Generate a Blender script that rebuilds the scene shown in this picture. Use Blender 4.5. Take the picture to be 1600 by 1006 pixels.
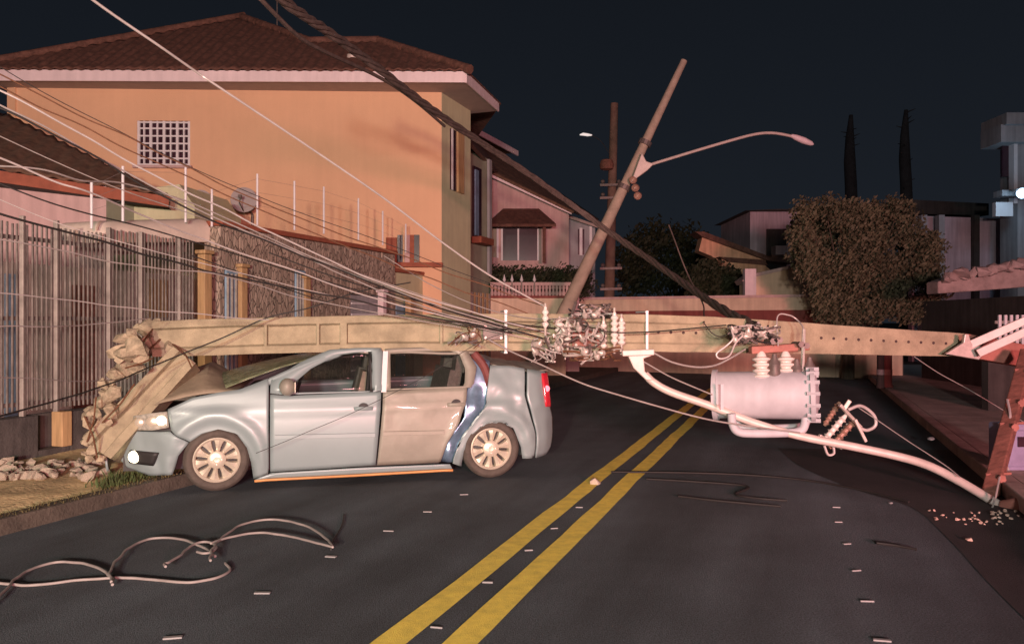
import bpy, bmesh, math, random
from mathutils import Vector, Matrix, noise
R = math.radians
random.seed(7)
for o in list(bpy.data.objects):
    bpy.data.objects.remove(o)
SC = bpy.context.scene
COL = SC.collection
F, CX, CY, CH = 1220.0, 800.0, 503.0, 1.58

# ---------------------------------------------------------------- camera
cam = bpy.data.cameras.new('camera')
cam.sensor_width = 36.0
cam.lens = 36.0 * F / 1600.0
cam.clip_start, cam.clip_end = 0.05, 3000.0
camo = bpy.data.objects.new('camera', cam)
camo.location = (0, 0, CH)
camo.rotation_euler = (R(90), 0, 0)
COL.objects.link(camo)
SC.camera = camo

# ---------------------------------------------------------------- night sky
SUN_ELEV, SUN_AZ = 7.0, 190.0
world = bpy.data.worlds.new('World')
SC.world = world
world.use_nodes = True
nt = world.node_tree
nt.nodes.clear()
wo = nt.nodes.new('ShaderNodeOutputWorld')
bg = nt.nodes.new('ShaderNodeBackground')
sky = nt.nodes.new('ShaderNodeTexSky')
sky.sky_type = 'NISHITA'
sky.sun_disc = False
sky.sun_elevation = R(SUN_ELEV)
sky.sun_rotation = R(SUN_AZ)
hsv = nt.nodes.new('ShaderNodeHueSaturation')
hsv.inputs['Saturation'].default_value = 0.30
rgb2 = nt.nodes.new('ShaderNodeMix')
rgb2.data_type = 'RGBA'
rgb2.inputs['Factor'].default_value = 0.90
rgb2.inputs['B'].default_value = (3.7, 4.8, 6.9, 1)
nt.links.new(sky.outputs[0], hsv.inputs['Color'])
nt.links.new(hsv.outputs[0], rgb2.inputs['A'])
nt.links.new(rgb2.outputs['Result'], bg.inputs['Color'])
gtc = nt.nodes.new('ShaderNodeTexCoord'); gsep = nt.nodes.new('ShaderNodeSeparateXYZ')
gmr = nt.nodes.new('ShaderNodeMapRange')
gmr.inputs['From Min'].default_value = 0.0; gmr.inputs['From Max'].default_value = 0.42
gmr.inputs['To Min'].default_value = 0.0031; gmr.inputs['To Max'].default_value = 0.0019
nt.links.new(gtc.outputs['Generated'], gsep.inputs[0]); nt.links.new(gsep.outputs['Z'], gmr.inputs['Value'])
nt.links.new(gmr.outputs[0], bg.inputs['Strength'])
nt.links.new(bg.outputs[0], wo.inputs['Surface'])

def lamp(name, kind, loc, target, energy, color, **kw):
    l = bpy.data.lights.new(name, kind)
    l.energy = energy
    l.color = color
    for k, v in kw.items():
        setattr(l, k, v)
    o = bpy.data.objects.new(name, l)
    o.location = loc
    d = Vector(target) - Vector(loc)
    o.rotation_euler = d.to_track_quat('-Z', 'Y').to_euler()
    COL.objects.link(o)
    return o

# one very weak low sun (the night glow from behind the camera)
lamp('sun', 'SUN', (-3, -30, 5), (0, 0, 1.3), 0.05, (1, 0.86, 0.78), angle=R(0.5))
# the rescue vehicle parked behind the photographer: two work lamps and its red beacon
lamp('vehicle_work_lamp', 'SPOT', (-1.8, -9.0, 2.6), (-4.2, 8, 1.2), 6900, (1.0, 0.84, 0.60), spot_size=R(62), spot_blend=0.7, shadow_soft_size=0.25)
lamp('vehicle_work_lamp', 'SPOT', (-0.2, -9.0, 2.6), (-0.2, 12, 1.0), 5600, (1.0, 0.96, 0.92), spot_size=R(92), spot_blend=0.75, shadow_soft_size=0.35)
lamp('vehicle_beacon', 'SPOT', (5.0, -13.0, 2.6), (-5.0, 16, 6.0), 14500, (1.0, 0.36, 0.38), spot_size=R(84), spot_blend=0.8, shadow_soft_size=1.1)

lamp('vehicle_beacon', 'SPOT', (6.0, -11.0, 2.6), (5.6, 10, 1.0), 7000, (1.0, 0.34, 0.34), spot_size=R(42), spot_blend=0.9, shadow_soft_size=0.5)
SC.view_settings.view_transform = 'Standard'
SC.view_settings.look = 'None'
SC.view_settings.exposure = 0.0
SC.view_settings.gamma = 1.0
SC.view_settings.use_curve_mapping = False
SC.render.engine = 'CYCLES'
SC.cycles.use_denoising = True
SC.cycles.max_bounces = 6

# ---------------------------------------------------------------- helpers
def P(px, py, Y):
    return Vector(((px - CX) / F * Y, Y, CH - (py - CY) / F * Y))

def G(px, py, z=0.0):
    Y = (CH - z) * F / (py - CY)
    return Vector(((px - CX) / F * Y, Y, z))

D = Vector((0.3495, 0.937, 0)); RT = Vector((0.937, -0.3495, 0))
L0 = Vector((-3.13, 7.5, 0))
ROADW = 7.25
def RD(s, o, z=0.0):
    return L0 + D * s + RT * o + Vector((0, 0, z))
DANG = math.atan2(D.y, D.x)

def mat(name, color, rough=0.7, metal=0.0, var=0.25, scale=6.0, bump=0.0, bscale=40.0, color2=None, coat=0.0,
        emit=None, estr=0.0, trans=0.0, alpha=1.0, stretch=(1, 1, 1), detail=6, spec=0.5, streak=0.0):
    m = bpy.data.materials.new(name)
    m.use_nodes = True
    n = m.node_tree
    b = n.nodes['Principled BSDF']
    b.inputs['Roughness'].default_value = rough
    b.inputs['Metallic'].default_value = metal
    b.inputs['Coat Weight'].default_value = coat
    b.inputs['Specular IOR Level'].default_value = spec
    b.inputs['Transmission Weight'].default_value = trans
    b.inputs['Alpha'].default_value = alpha
    tc = n.nodes.new('ShaderNodeTexCoord')
    mp = n.nodes.new('ShaderNodeMapping')
    mp.inputs['Scale'].default_value = stretch
    n.links.new(tc.outputs['Object'], mp.inputs['Vector'])
    nz = n.nodes.new('ShaderNodeTexNoise')
    nz.inputs['Scale'].default_value = scale
    nz.inputs['Detail'].default_value = detail
    nz.inputs['Roughness'].default_value = 0.65
    n.links.new(mp.outputs[0], nz.inputs['Vector'])
    cr = n.nodes.new('ShaderNodeValToRGB')
    c = Vector(color[:3])
    c2 = Vector(color2[:3]) if color2 else c * (1 + var)
    c1 = c * (1 - var) if not color2 else c
    cr.color_ramp.elements[0].position = 0.32
    cr.color_ramp.elements[1].position = 0.68
    cr.color_ramp.elements[0].color = (c1.x, c1.y, c1.z, 1)
    cr.color_ramp.elements[1].color = (c2.x, c2.y, c2.z, 1)
    n.links.new(nz.outputs['Fac'], cr.inputs['Fac'])
    out = cr.outputs['Color']
    if streak > 0:
        mp2 = n.nodes.new('ShaderNodeMapping')
        mp2.inputs['Scale'].default_value = (5.0, 5.0, 0.35)
        n.links.new(tc.outputs['Object'], mp2.inputs['Vector'])
        n2 = n.nodes.new('ShaderNodeTexNoise')
        n2.inputs['Scale'].default_value = 1.6
        n2.inputs['Detail'].default_value = 8
        n.links.new(mp2.outputs[0], n2.inputs['Vector'])
        r2 = n.nodes.new('ShaderNodeMapRange')
        r2.inputs['From Min'].default_value = 0.35
        r2.inputs['From Max'].default_value = 0.7
        r2.inputs['To Min'].default_value = 1.0 - streak
        r2.inputs['To Max'].default_value = 1.0
        n.links.new(n2.outputs['Fac'], r2.inputs['Value'])
        mm = n.nodes.new('ShaderNodeMix')
        mm.data_type = 'RGBA'; mm.blend_type = 'MULTIPLY'
        mm.inputs['Factor'].default_value = 1.0
        n.links.new(out, mm.inputs['A'])
        n.links.new(r2.outputs[0], mm.inputs['B'])
        out = mm.outputs['Result']
    n.links.new(out, b.inputs['Base Color'])
    if emit:
        b.inputs['Emission Color'].default_value = (*emit, 1)
        b.inputs['Emission Strength'].default_value = estr
    if bump > 0:
        nb = n.nodes.new('ShaderNodeTexNoise')
        nb.inputs['Scale'].default_value = bscale
        nb.inputs['Detail'].default_value = 5
        n.links.new(mp.outputs[0], nb.inputs['Vector'])
        bp = n.nodes.new('ShaderNodeBump')
        bp.inputs['Strength'].default_value = bump
        bp.inputs['Distance'].default_value = 0.02
        n.links.new(nb.outputs['Fac'], bp.inputs['Height'])
        n.links.new(bp.outputs[0], b.inputs['Normal'])
    return m

M = {}
M['concrete'] = mat('pole_concrete', (0.325, 0.28, 0.185), 0.88, var=0.25, scale=5, bump=0.5, bscale=70, streak=0.0)
M['concrete_far'] = mat('old_pole_concrete', (0.40, 0.32, 0.25), 0.9, var=0.2, scale=4, bump=0.3)
M['darkpole'] = mat('dark_pole', (0.16, 0.10, 0.075), 0.9, var=0.3, scale=3)
M['fracture'] = mat('fractured_concrete', (0.34, 0.285, 0.195), 0.95, var=0.4, scale=9, bump=1.0, bscale=22)
M['bonnet'] = mat('dust_covered_bonnet', (0.27, 0.225, 0.16), 0.7, var=0.25, scale=4, bump=0.3, bscale=10)
M['rebar'] = mat('rusty_steel', (0.16, 0.075, 0.04), 0.8, metal=0.3, var=0.3, scale=30)
M['hole'] = mat('hole_dark', (0.06, 0.04, 0.035), 0.9, var=0.1)
M['wallorange'] = mat('orange_render', (0.74, 0.465, 0.285), 0.85, var=0.06, scale=0.5, bump=0.35, bscale=60, streak=0.035)
M['wallpink'] = mat('pink_render', (0.60, 0.42, 0.40), 0.85, var=0.10, scale=1.2, bump=0.2, streak=0.18)
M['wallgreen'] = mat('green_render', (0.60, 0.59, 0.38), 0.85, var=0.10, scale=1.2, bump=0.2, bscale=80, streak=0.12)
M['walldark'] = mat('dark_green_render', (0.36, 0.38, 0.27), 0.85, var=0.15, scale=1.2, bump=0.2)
M['wallgrey'] = mat('grey_render', (0.38, 0.38, 0.40), 0.85, var=0.12, scale=1.5, bump=0.2, streak=0.25)
M['wallbeige'] = mat('beige_render', (0.72, 0.56, 0.41), 0.9, var=0.18, scale=0.8, bump=0.3, streak=0.2)
M['wallred'] = mat('red_render', (0.26, 0.07, 0.06), 0.9, var=0.2, scale=1.0, streak=0.3)
M['wallpurple'] = mat('mauve_render', (0.60, 0.47, 0.52), 0.9, var=0.15, scale=0.7, streak=0.3)
M['wallblack'] = mat('mossy_render', (0.07, 0.06, 0.055), 0.95, var=0.3, scale=1.5, streak=0.4)  # near-black render with random darker streaks
M['walladobe'] = mat('terracotta_render', (0.88, 0.50, 0.32), 0.9, var=0.2, scale=1.2, streak=0.3)
M['yardwall'] = mat('yard_render', (0.62, 0.54, 0.47), 0.9, var=0.12, scale=0.8, streak=0.25)
M['shedwall'] = mat('pale_ochre_render', (0.80, 0.58, 0.42), 0.9, var=0.12, scale=0.8, streak=0.15)
M['cream'] = mat('cream_render', (0.80, 0.68, 0.58), 0.85, var=0.10, scale=2, streak=0.1)
M['white'] = mat('white_paint', (0.86, 0.72, 0.74), 0.6, var=0.05, scale=3, streak=0.12)
M['whiteframe'] = mat('white_frame_paint', (0.72, 0.70, 0.72), 0.5, var=0.05)
M['soffit'] = mat('soffit_board', (0.42, 0.33, 0.30), 0.8, var=0.08)
M['rooftile'] = mat('clay_roof_tile', (0.135, 0.062, 0.045), 0.85, var=0.45, scale=7, bump=0.4, bscale=25)
M['rooftile2'] = mat('weathered_roof_tile', (0.15, 0.085, 0.055), 0.9, var=0.45, scale=6, bump=0.4, bscale=25)
M['glassdark'] = mat('window_glass', (0.045, 0.02, 0.03), 0.15, var=0.3, scale=3)
M['bluepaint'] = mat('blue_paint', (0.24, 0.38, 0.50), 0.6, var=0.15, streak=0.2)
M['timber'] = mat('varnished_timber', (0.46, 0.30, 0.15), 0.65, var=0.3, scale=3, stretch=(6, 6, 0.6))
M['terracotta'] = mat('terracotta_paint', (0.30, 0.09, 0.05), 0.8, var=0.2)
M['bargrey'] = mat('fence_bar_metal', (0.18, 0.155, 0.14), 0.6, metal=0.2, var=0.45, scale=5)
M['barlight'] = mat('fence_post_metal', (0.30, 0.27, 0.24), 0.55, metal=0.2, var=0.3, scale=6)
M['basewall'] = mat('fence_base_render', (0.09, 0.08, 0.075), 0.95, var=0.35, scale=3, bump=0.4, streak=0.4)
M['asphalt'] = mat('asphalt', (0.072, 0.090, 0.104), 0.80, var=0.25, scale=0.9, bump=0.9, bscale=160)
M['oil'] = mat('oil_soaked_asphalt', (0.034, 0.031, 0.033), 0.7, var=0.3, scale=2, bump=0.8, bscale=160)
M['yellow'] = mat('yellow_road_paint', (0.92, 0.74, 0.13), 0.7, var=0.16, scale=9, bump=0.4, bscale=160)
M['kerb'] = mat('kerb_concrete', (0.085, 0.07, 0.055), 0.9, var=0.35, scale=4, bump=0.5)
M['pave'] = mat('pavement', (0.74, 0.57, 0.31), 0.95, var=0.4, scale=2.2, bump=0.7, bscale=30)
M['pave2'] = mat('right_pavement', (0.44, 0.33, 0.29), 0.95, var=0.3, scale=2.0, bump=0.5, bscale=30)
M['soil'] = mat('soil', (0.07, 0.055, 0.04), 1.0, var=0.4, scale=2, bump=0.8, bscale=20)
M['grass'] = mat('grass_blade', (0.06, 0.085, 0.025), 0.8, var=0.4, scale=9)
M['drygrass'] = mat('dry_grass_blade', (0.12, 0.10, 0.04), 0.85, var=0.4, scale=9)
M['bushleaf'] = mat('hedge_leaf', (0.125, 0.112, 0.064), 0.75, var=0.5, scale=3)
M['treeleaf'] = mat('tree_leaf', (0.03, 0.034, 0.014), 0.75, var=0.5, scale=2)
M['bark'] = mat('bark', (0.09, 0.07, 0.05), 0.95, var=0.4, scale=4, stretch=(4, 4, .5), bump=0.6)
M['darktrunk'] = mat('dark_trunk', (0.030, 0.034, 0.038), 0.95, var=0.4, scale=2)
M['blackcable'] = mat('black_cable', (0.016, 0.014, 0.013), 0.65, var=0.2)
M['bundle'] = mat('bundle_cable', (0.085, 0.06, 0.052), 0.7, var=0.35, scale=12)
M['greycable'] = mat('grey_cable', (0.28, 0.25, 0.235), 0.55, var=0.2)
M['whitecable'] = mat('aluminium_cable', (0.46, 0.42, 0.40), 0.45, metal=0.15, var=0.15)
M['porcelain'] = mat('porcelain', (0.74, 0.68, 0.62), 0.25, var=0.06)
M['brownporc'] = mat('brown_porcelain', (0.34, 0.20, 0.15), 0.25, var=0.2)
M['galv'] = mat('galvanised_steel', (0.52, 0.47, 0.42), 0.45, metal=0.35, var=0.2, scale=10)
M['galvdark'] = mat('dark_steel', (0.16, 0.13, 0.12), 0.55, metal=0.35, var=0.3, scale=10)
M['armpaint'] = mat('arm_paint', (0.62, 0.53, 0.48), 0.5, metal=0.1, var=0.12, scale=8)
M['trafopaint'] = mat('transformer_paint', (0.50, 0.50, 0.53), 0.6, var=0.06, scale=4, streak=0.13, bump=0.08, bscale=9)
M['redsteel'] = mat('red_oxide_steel', (0.33, 0.13, 0.10), 0.65, var=0.25, scale=8)
M['redwood'] = mat('crossarm_wood', (0.22, 0.09, 0.065), 0.8, var=0.4, scale=3, stretch=(1, 8, 8), bump=0.4)
M['boxpurple'] = mat('meter_box_plastic', (0.24, 0.22, 0.34), 0.5, var=0.15)
def paint():
    m = mat('silver_car_paint', (0.25, 0.320, 0.325), 0.45, metal=0.08, var=0.05, scale=1.5, coat=0.22)
    m.node_tree.nodes['Principled BSDF'].inputs['Coat Roughness'].default_value = 0.2
    return m
M['car'] = paint()
M['caraged'] = mat('dusty_silver_paint', (0.285, 0.272, 0.225), 0.52, metal=0.12, var=0.10, scale=3, coat=0.25, bump=0.15, bscale=12)  # beige copy of the silver paint, for rear door, roof and boot
M['carblue'] = mat('bare_inner_panel', (0.24, 0.36, 0.50), 0.30, metal=0.6, var=0.35, scale=6)
M['carblack'] = mat('black_trim', (0.022, 0.021, 0.021), 0.6, var=0.2)
M['carred'] = mat('inner_trim_red', (0.16, 0.045, 0.04), 0.7, var=0.3)
M['rubber'] = mat('tyre_rubber', (0.085, 0.07, 0.058), 0.85, var=0.25, scale=9, bump=0.3)
M['alloy'] = mat('alloy_rim', (0.68, 0.62, 0.50), 0.35, metal=0.4, var=0.10)
M['seat'] = mat('seat_fabric', (0.20, 0.17, 0.15), 0.95, var=0.3, scale=20)
M['seatlight'] = mat('seat_fabric_pale', (0.45, 0.36, 0.28), 0.95, var=0.25, scale=12)  # lit copy of the seat fabric; cabin brightness is put into its colour
M['carglass'] = mat('car_glass', (0.02, 0.025, 0.022), 0.03, var=0.0, alpha=0.20, spec=1.0)
M['lens'] = mat('lamp_lens', (0.30, 0.28, 0.24), 0.08, var=0.5, scale=22, emit=(1.0, 0.85, 0.6), estr=0.10, coat=0.5)
M['lamplit'] = mat('lit_bulb', (0.9, 0.85, 0.7), 0.3, var=0, emit=(1.0, 0.86, 0.58), estr=6.0)
M['tail'] = mat('tail_lens', (0.42, 0.02, 0.03), 0.18, var=0.2, scale=10, coat=0.6, emit=(1.0, 0.03, 0.06), estr=0.25)
M['taillit'] = mat('tail_bulb_lit', (0.8, 0.1, 0.12), 0.3, var=0, emit=(1.0, 0.22, 0.28), estr=2.0)
M['sillorange'] = mat('orange_sill_trim', (0.62, 0.30, 0.11), 0.55, var=0.15)  # orange light along the sill's lower edge, put in as colour
M['lampblue'] = mat('led_lamp_lit', (0.8, 0.9, 1.0), 0.4, var=0, emit=(0.45, 0.70, 1.0), estr=3.5)
M['lampwhite'] = mat('distant_lamp_lit', (0.8, 0.8, 0.8), 0.4, var=0, emit=(0.9, 0.9, 0.85), estr=0.55)
M['marker'] = mat('reflective_marker', (0.25, 0.25, 0.25), 0.4, var=0.15, scale=30)
M['stonerubble'] = mat('rubble_concrete', (0.42, 0.36, 0.28), 0.9, var=0.25, scale=9, bump=0.5, bscale=40)
M['redglass'] = mat('debris_fragment', (0.60, 0.42, 0.34), 0.4, var=0.3, scale=20)
M['dish'] = mat('dish_paint', (0.40, 0.35, 0.34), 0.5, var=0.08)
M['screed'] = mat('pale_flaking_wall_stone', (0.40, 0.30, 0.28), 0.9, var=0.35, scale=2.5, bump=0.6)

def stone_mat():
    m = mat('stone_cladding', (0.24, 0.19, 0.15), 0.9, var=0.3, scale=6, bump=0.3)
    n = m.node_tree
    b = n.nodes['Principled BSDF']
    tc = n.nodes.new('ShaderNodeTexCoord')
    mp = n.nodes.new('ShaderNodeMapping')
    mp.inputs['Scale'].default_value = (3.6, 3.6, 1.35)
    n.links.new(tc.outputs['Object'], mp.inputs[0])
    v = n.nodes.new('ShaderNodeTexVoronoi'); v.feature = 'DISTANCE_TO_EDGE'
    vc = n.nodes.new('ShaderNodeTexVoronoi')
    n.links.new(mp.outputs[0], v.inputs['Vector']); n.links.new(mp.outputs[0], vc.inputs['Vector'])
    r = n.nodes.new('ShaderNodeMapRange')
    r.inputs['From Max'].default_value = 0.09
    n.links.new(v.outputs['Distance'], r.inputs['Value'])
    cr = n.nodes.new('ShaderNodeValToRGB')
    e = cr.color_ramp.elements
    e[0].color = (0.27, 0.21, 0.165, 1); e[1].color = (0.52, 0.42, 0.335, 1)
    sep = n.nodes.new('ShaderNodeSeparateColor')
    n.links.new(vc.outputs['Color'], sep.inputs[0])
    n.links.new(sep.outputs[0], cr.inputs[0])
    mx = n.nodes.new('ShaderNodeMix'); mx.data_type = 'RGBA'
    mx.inputs['A'].default_value = (0.17, 0.135, 0.11, 1)
    n.links.new(r.outputs[0], mx.inputs['Factor'])
    n.links.new(cr.outputs[0], mx.inputs['B'])
    n.links.new(mx.outputs['Result'], b.inputs['Base Color'])
    bp = n.nodes.new('ShaderNodeBump'); bp.inputs['Strength'].default_value = 0.6; bp.inputs['Distance'].default_value = 0.04
    n.links.new(r.outputs[0], bp.inputs['Height'])
    n.links.new(bp.outputs[0], b.inputs['Normal'])
    return m
M['stone'] = stone_mat()

def road_mat():
    m = M['asphalt']
    n = m.node_tree
    b = n.nodes['Principled BSDF']
    old = b.inputs['Base Color'].links[0].from_socket
    tc = n.nodes.new('ShaderNodeTexCoord')
    # worn lanes and smears: long soft streaks along the road
    mp = n.nodes.new('ShaderNodeMapping')
    mp.inputs['Rotation'].default_value = (0, 0, -DANG)
    mp.inputs['Scale'].default_value = (1, 1, 1)
    n.links.new(tc.outputs['Object'], mp.inputs[0])
    mp3 = n.nodes.new('ShaderNodeMapping'); mp3.inputs['Scale'].default_value = (0.16, 1.3, 1)
    n.links.new(mp.outputs[0], mp3.inputs[0])
    nz = n.nodes.new('ShaderNodeTexNoise'); nz.inputs['Scale'].default_value = 1.2; nz.inputs['Detail'].default_value = 5
    n.links.new(mp3.outputs[0], nz.inputs['Vector'])
    r = n.nodes.new('ShaderNodeMapRange')
    r.inputs['From Min'].default_value = 0.3; r.inputs['From Max'].default_value = 0.7
    r.inputs['To Min'].default_value = 0.58; r.inputs['To Max'].default_value = 1.40
    n.links.new(nz.outputs['Fac'], r.inputs['Value'])
    # aggregate speckle
    sp = n.nodes.new('ShaderNodeTexNoise'); sp.inputs['Scale'].default_value = 95; sp.inputs['Detail'].default_value = 2
    n.links.new(tc.outputs['Object'], sp.inputs['Vector'])
    r2 = n.nodes.new('ShaderNodeMapRange')
    r2.inputs['From Min'].default_value = 0.3; r2.inputs['From Max'].default_value = 0.75
    r2.inputs['To Min'].default_value = 0.5; r2.inputs['To Max'].default_value = 1.65
    n.links.new(sp.outputs['Fac'], r2.inputs['Value'])
    ml = n.nodes.new('ShaderNodeMath'); ml.operation = 'MULTIPLY'
    n.links.new(r.outputs[0], ml.inputs[0]); n.links.new(r2.outputs[0], ml.inputs[1])
    mm = n.nodes.new('ShaderNodeMix'); mm.data_type = 'RGBA'; mm.blend_type = 'MULTIPLY'
    mm.inputs['Factor'].default_value = 1
    n.links.new(old, mm.inputs['A']); n.links.new(ml.outputs[0], mm.inputs['B'])
    n.links.new(mm.outputs['Result'], b.inputs['Base Color'])
road_mat()

class MB:
    """collects shapes and links them as ONE mesh object"""
    def __init__(self):
        self.v = []; self.f = []; self.mi = []; self.m = 0
    def add(self, vs, fs, mi=None):
        b = len(self.v)
        self.v += [Vector(x) for x in vs]
        self.f += [tuple(i + b for i in f) for f in fs]
        self.mi += [self.m if mi is None else mi] * len(fs)
        return b
    def box(self, c, size, rz=0.0, rot=None, mi=None, taper=None):
        x, y, z = [s / 2 for s in size]
        vs = [Vector((sx * x, sy * y, sz * z)) for sz in (-1, 1) for sy in (-1, 1) for sx in (-1, 1)]
        if taper:
            for q in vs:
                if q.z > 0: q.x *= taper; q.y *= taper
        mtx = rot if rot is not None else Matrix.Rotation(rz, 3, 'Z')
        vs = [mtx @ q + Vector(c) for q in vs]
        self.add(vs, [(0, 2, 3, 1), (4, 5, 7, 6), (0, 1, 5, 4), (2, 6, 7, 3), (0, 4, 6, 2), (1, 3, 7, 5)], mi)
    def hexa(self, bot, top, mi=None):
        """two quads (bottom and top rings, same order)"""
        n = len(bot)
        fs = [tuple(reversed(range(n))), tuple(range(n, 2 * n))]
        fs += [(i, (i + 1) % n, n + (i + 1) % n, n + i) for i in range(n)]
        self.add(list(bot) + list(top), fs, mi)
    def bar(self, a, b, w, h=None, up=(0, 0, 1), mi=None, w2=None, h2=None):
        a = Vector(a); b = Vector(b); h = w if h is None else h
        w2 = w if w2 is None else w2; h2 = h if h2 is None else h2
        d = (b - a).normalized(); u = Vector(up)
        if abs(d.dot(u)) > 0.98: u = Vector((0, 1, 0))
        s = d.cross(u).normalized(); u = s.cross(d)
        r = lambda p, w, h: [p + s * (i * w / 2) + u * (j * h / 2) for i, j in ((-1, -1), (1, -1), (1, 1), (-1, 1))]
        self.hexa(r(a, w, h), r(b, w2, h2), mi)
    def tube(self, pts, r, n=8, caps=True, mi=None, closed=False):
        pts = [Vector(p) for p in pts]
        N = len(pts)
        rs = r if isinstance(r, (list, tuple)) else [r] * N
        T = []
        for i in range(N):
            a = pts[max(0, i - 1)] if not closed else pts[(i - 1) % N]
            b = pts[min(N - 1, i + 1)] if not closed else pts[(i + 1) % N]
            t = (b - a)
            T.append(t.normalized() if t.length > 1e-9 else Vector((0, 0, 1)))
        u = Vector((0, 0, 1)) if abs(T[0].z) < 0.9 else Vector((0, 1, 0))
        vs = []
        for i in range(N):
            s = T[i].cross(u)
            if s.length < 1e-6: s = T[i].cross(Vector((1, 0, 0)))
            s.normalize(); u = s.cross(T[i]).normalized()
            for k in range(n):
                a = 2 * math.pi * k / n
                vs.append(pts[i] + (s * math.cos(a) + u * math.sin(a)) * rs[i])
        fs = []
        for i in range(N - 1 + (1 if closed else 0)):
            j = (i + 1) % N
            for k in range(n):
                fs.append((i * n + k, i * n + (k + 1) % n, j * n + (k + 1) % n, j * n + k))
        if caps and not closed:
            fs.append(tuple(reversed(range(n)))); fs.append(tuple((N - 1) * n + k for k in range(n)))
        self.add(vs, fs, mi)
    def cyl(self, a, b, r, r2=None, n=16, mi=None):
        self.tube([a, b], [r, r if r2 is None else r2], n, True, mi)
    def lathe(self, prof, origin=(0, 0, 0), axis=(0, 0, 1), n=24, mi=None, caps=True):
        """prof: (radius, height) along axis"""
        ax = Vector(axis).normalized(); o = Vector(origin)
        s = ax.orthogonal().normalized(); u = ax.cross(s)
        vs = []
        for r, h in prof:
            for k in range(n):
                a = 2 * math.pi * k / n
                vs.append(o + ax * h + (s * math.cos(a) + u * math.sin(a)) * max(r, 1e-4))
        fs = []
        for i in range(len(prof) - 1):
            for k in range(n):
                fs.append((i * n + k, i * n + (k + 1) % n, (i + 1) * n + (k + 1) % n, (i + 1) * n + k))
        if caps:
            fs.append(tuple(reversed(range(n)))); fs.append(tuple((len(prof) - 1) * n + k for k in range(n)))
        self.add(vs, fs, mi)
    def prism(self, poly, ext, mi=None):
        """flat polygon (3-D points) swept by vector ext"""
        p = [Vector(q) for q in poly]; e = Vector(ext)
        self.hexa(p, [q + e for q in p], mi)
    def grid(self, pts, mi=None, close_u=False):
        """pts[i][j] grid of points"""
        nu, nv = len(pts), len(pts[0])
        fs = [(i * nv + j, (i + 1) * nv + j, (i + 1) * nv + j + 1, i * nv + j + 1) for i in range(nu - 1) for j in range(nv - 1)]
        self.add([q for row in pts for q in row], fs, mi)
    def build(self, name, m, parent=None, smooth=False, angle=35, bevel=0.0, solid=0.0, seg=2):
        me = bpy.data.meshes.new(name)
        me.from_pydata([tuple(q) for q in self.v], [], self.f)
        ms = m if isinstance(m, (list, tuple)) else [m]
        for q in ms: me.materials.append(q)
        if len(ms) > 1:
            me.polygons.foreach_set('material_index', self.mi)
        bm = bmesh.new(); bm.from_mesh(me)
        bmesh.ops.recalc_face_normals(bm, faces=bm.faces)
        bm.to_mesh(me); bm.free()
        if smooth:
            me.polygons.foreach_set('use_smooth', [True] * len(me.polygons))
            me.set_sharp_from_angle(angle=R(angle))
        me.update()
        o = bpy.data.objects.new(name, me)
        COL.objects.link(o)
        if solid:
            md = o.modifiers.new('solid', 'SOLIDIFY'); md.thickness = abs(solid); md.offset = -1 if solid > 0 else 1
        if bevel:
            md = o.modifiers.new('bevel', 'BEVEL'); md.width = bevel; md.segments = seg; md.limit_method = 'ANGLE'; md.angle_limit = R(40)
        if parent is not None: o.parent = parent
        return o

def tag(o, label=None, cat=None, group=None, kind=None):
    if label: o['label'] = label
    if cat: o['category'] = cat
    if group: o['group'] = group
    if kind: o['kind'] = kind
    return o

def thing(name, label, cat, loc=(0, 0, 0), rz=0.0, group=None):
    o = bpy.data.objects.new(name, None)
    COL.objects.link(o)
    o.location = loc; o.rotation_euler = (0, 0, rz)
    o.empty_display_size = 0.2
    return tag(o, label, cat, group)

def spline(pts, n=10):
    """Catmull-Rom through the points"""
    p = [Vector(q) for q in pts]
    if len(p) == 2:
        return [p[0].lerp(p[1], i / n) for i in range(n + 1)]
    out = []
    for i in range(len(p) - 1):
        p0 = p[i - 1] if i > 0 else p[0] * 2 - p[1]
        p1, p2 = p[i], p[i + 1]
        p3 = p[i + 2] if i + 2 < len(p) else p[-1] * 2 - p[-2]
        for k in range(n):
            t = k / n
            out.append(0.5 * ((2 * p1) + (p2 - p0) * t + (2 * p0 - 5 * p1 + 4 * p2 - p3) * t * t + (3 * p1 - p0 - 3 * p2 + p3) * t ** 3))
    out.append(p[-1])
    return out

def lerp(a, b, t): return a + (b - a) * t
def interp(xs, ys, x):
    if x <= xs[0]: return ys[0]
    for i in range(len(xs) - 1):
        if x <= xs[i + 1]:
            return lerp(ys[i], ys[i + 1], (x - xs[i]) / (xs[i + 1] - xs[i]))
    return ys[-1]

def chunk_mesh(name, m, rad, seed, flat=0.7, npts=14):
    rnd = random.Random(seed)
    bm = bmesh.new()
    for _ in range(npts):
        v = Vector((rnd.gauss(0, 1), rnd.gauss(0, 1), rnd.gauss(0, 1))).normalized() * rad * rnd.uniform(0.7, 1.1)
        v.z *= flat
        bm.verts.new(v)
    r = bmesh.ops.convex_hull(bm, input=bm.verts)
    bmesh.ops.delete(bm, geom=list({g for g in r['geom_interior'] + r['geom_unused'] if isinstance(g, bmesh.types.BMVert)}), context='VERTS')
    me = bpy.data.meshes.new(name); bm.to_mesh(me); bm.free()
    me.materials.append(m)
    return me

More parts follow.
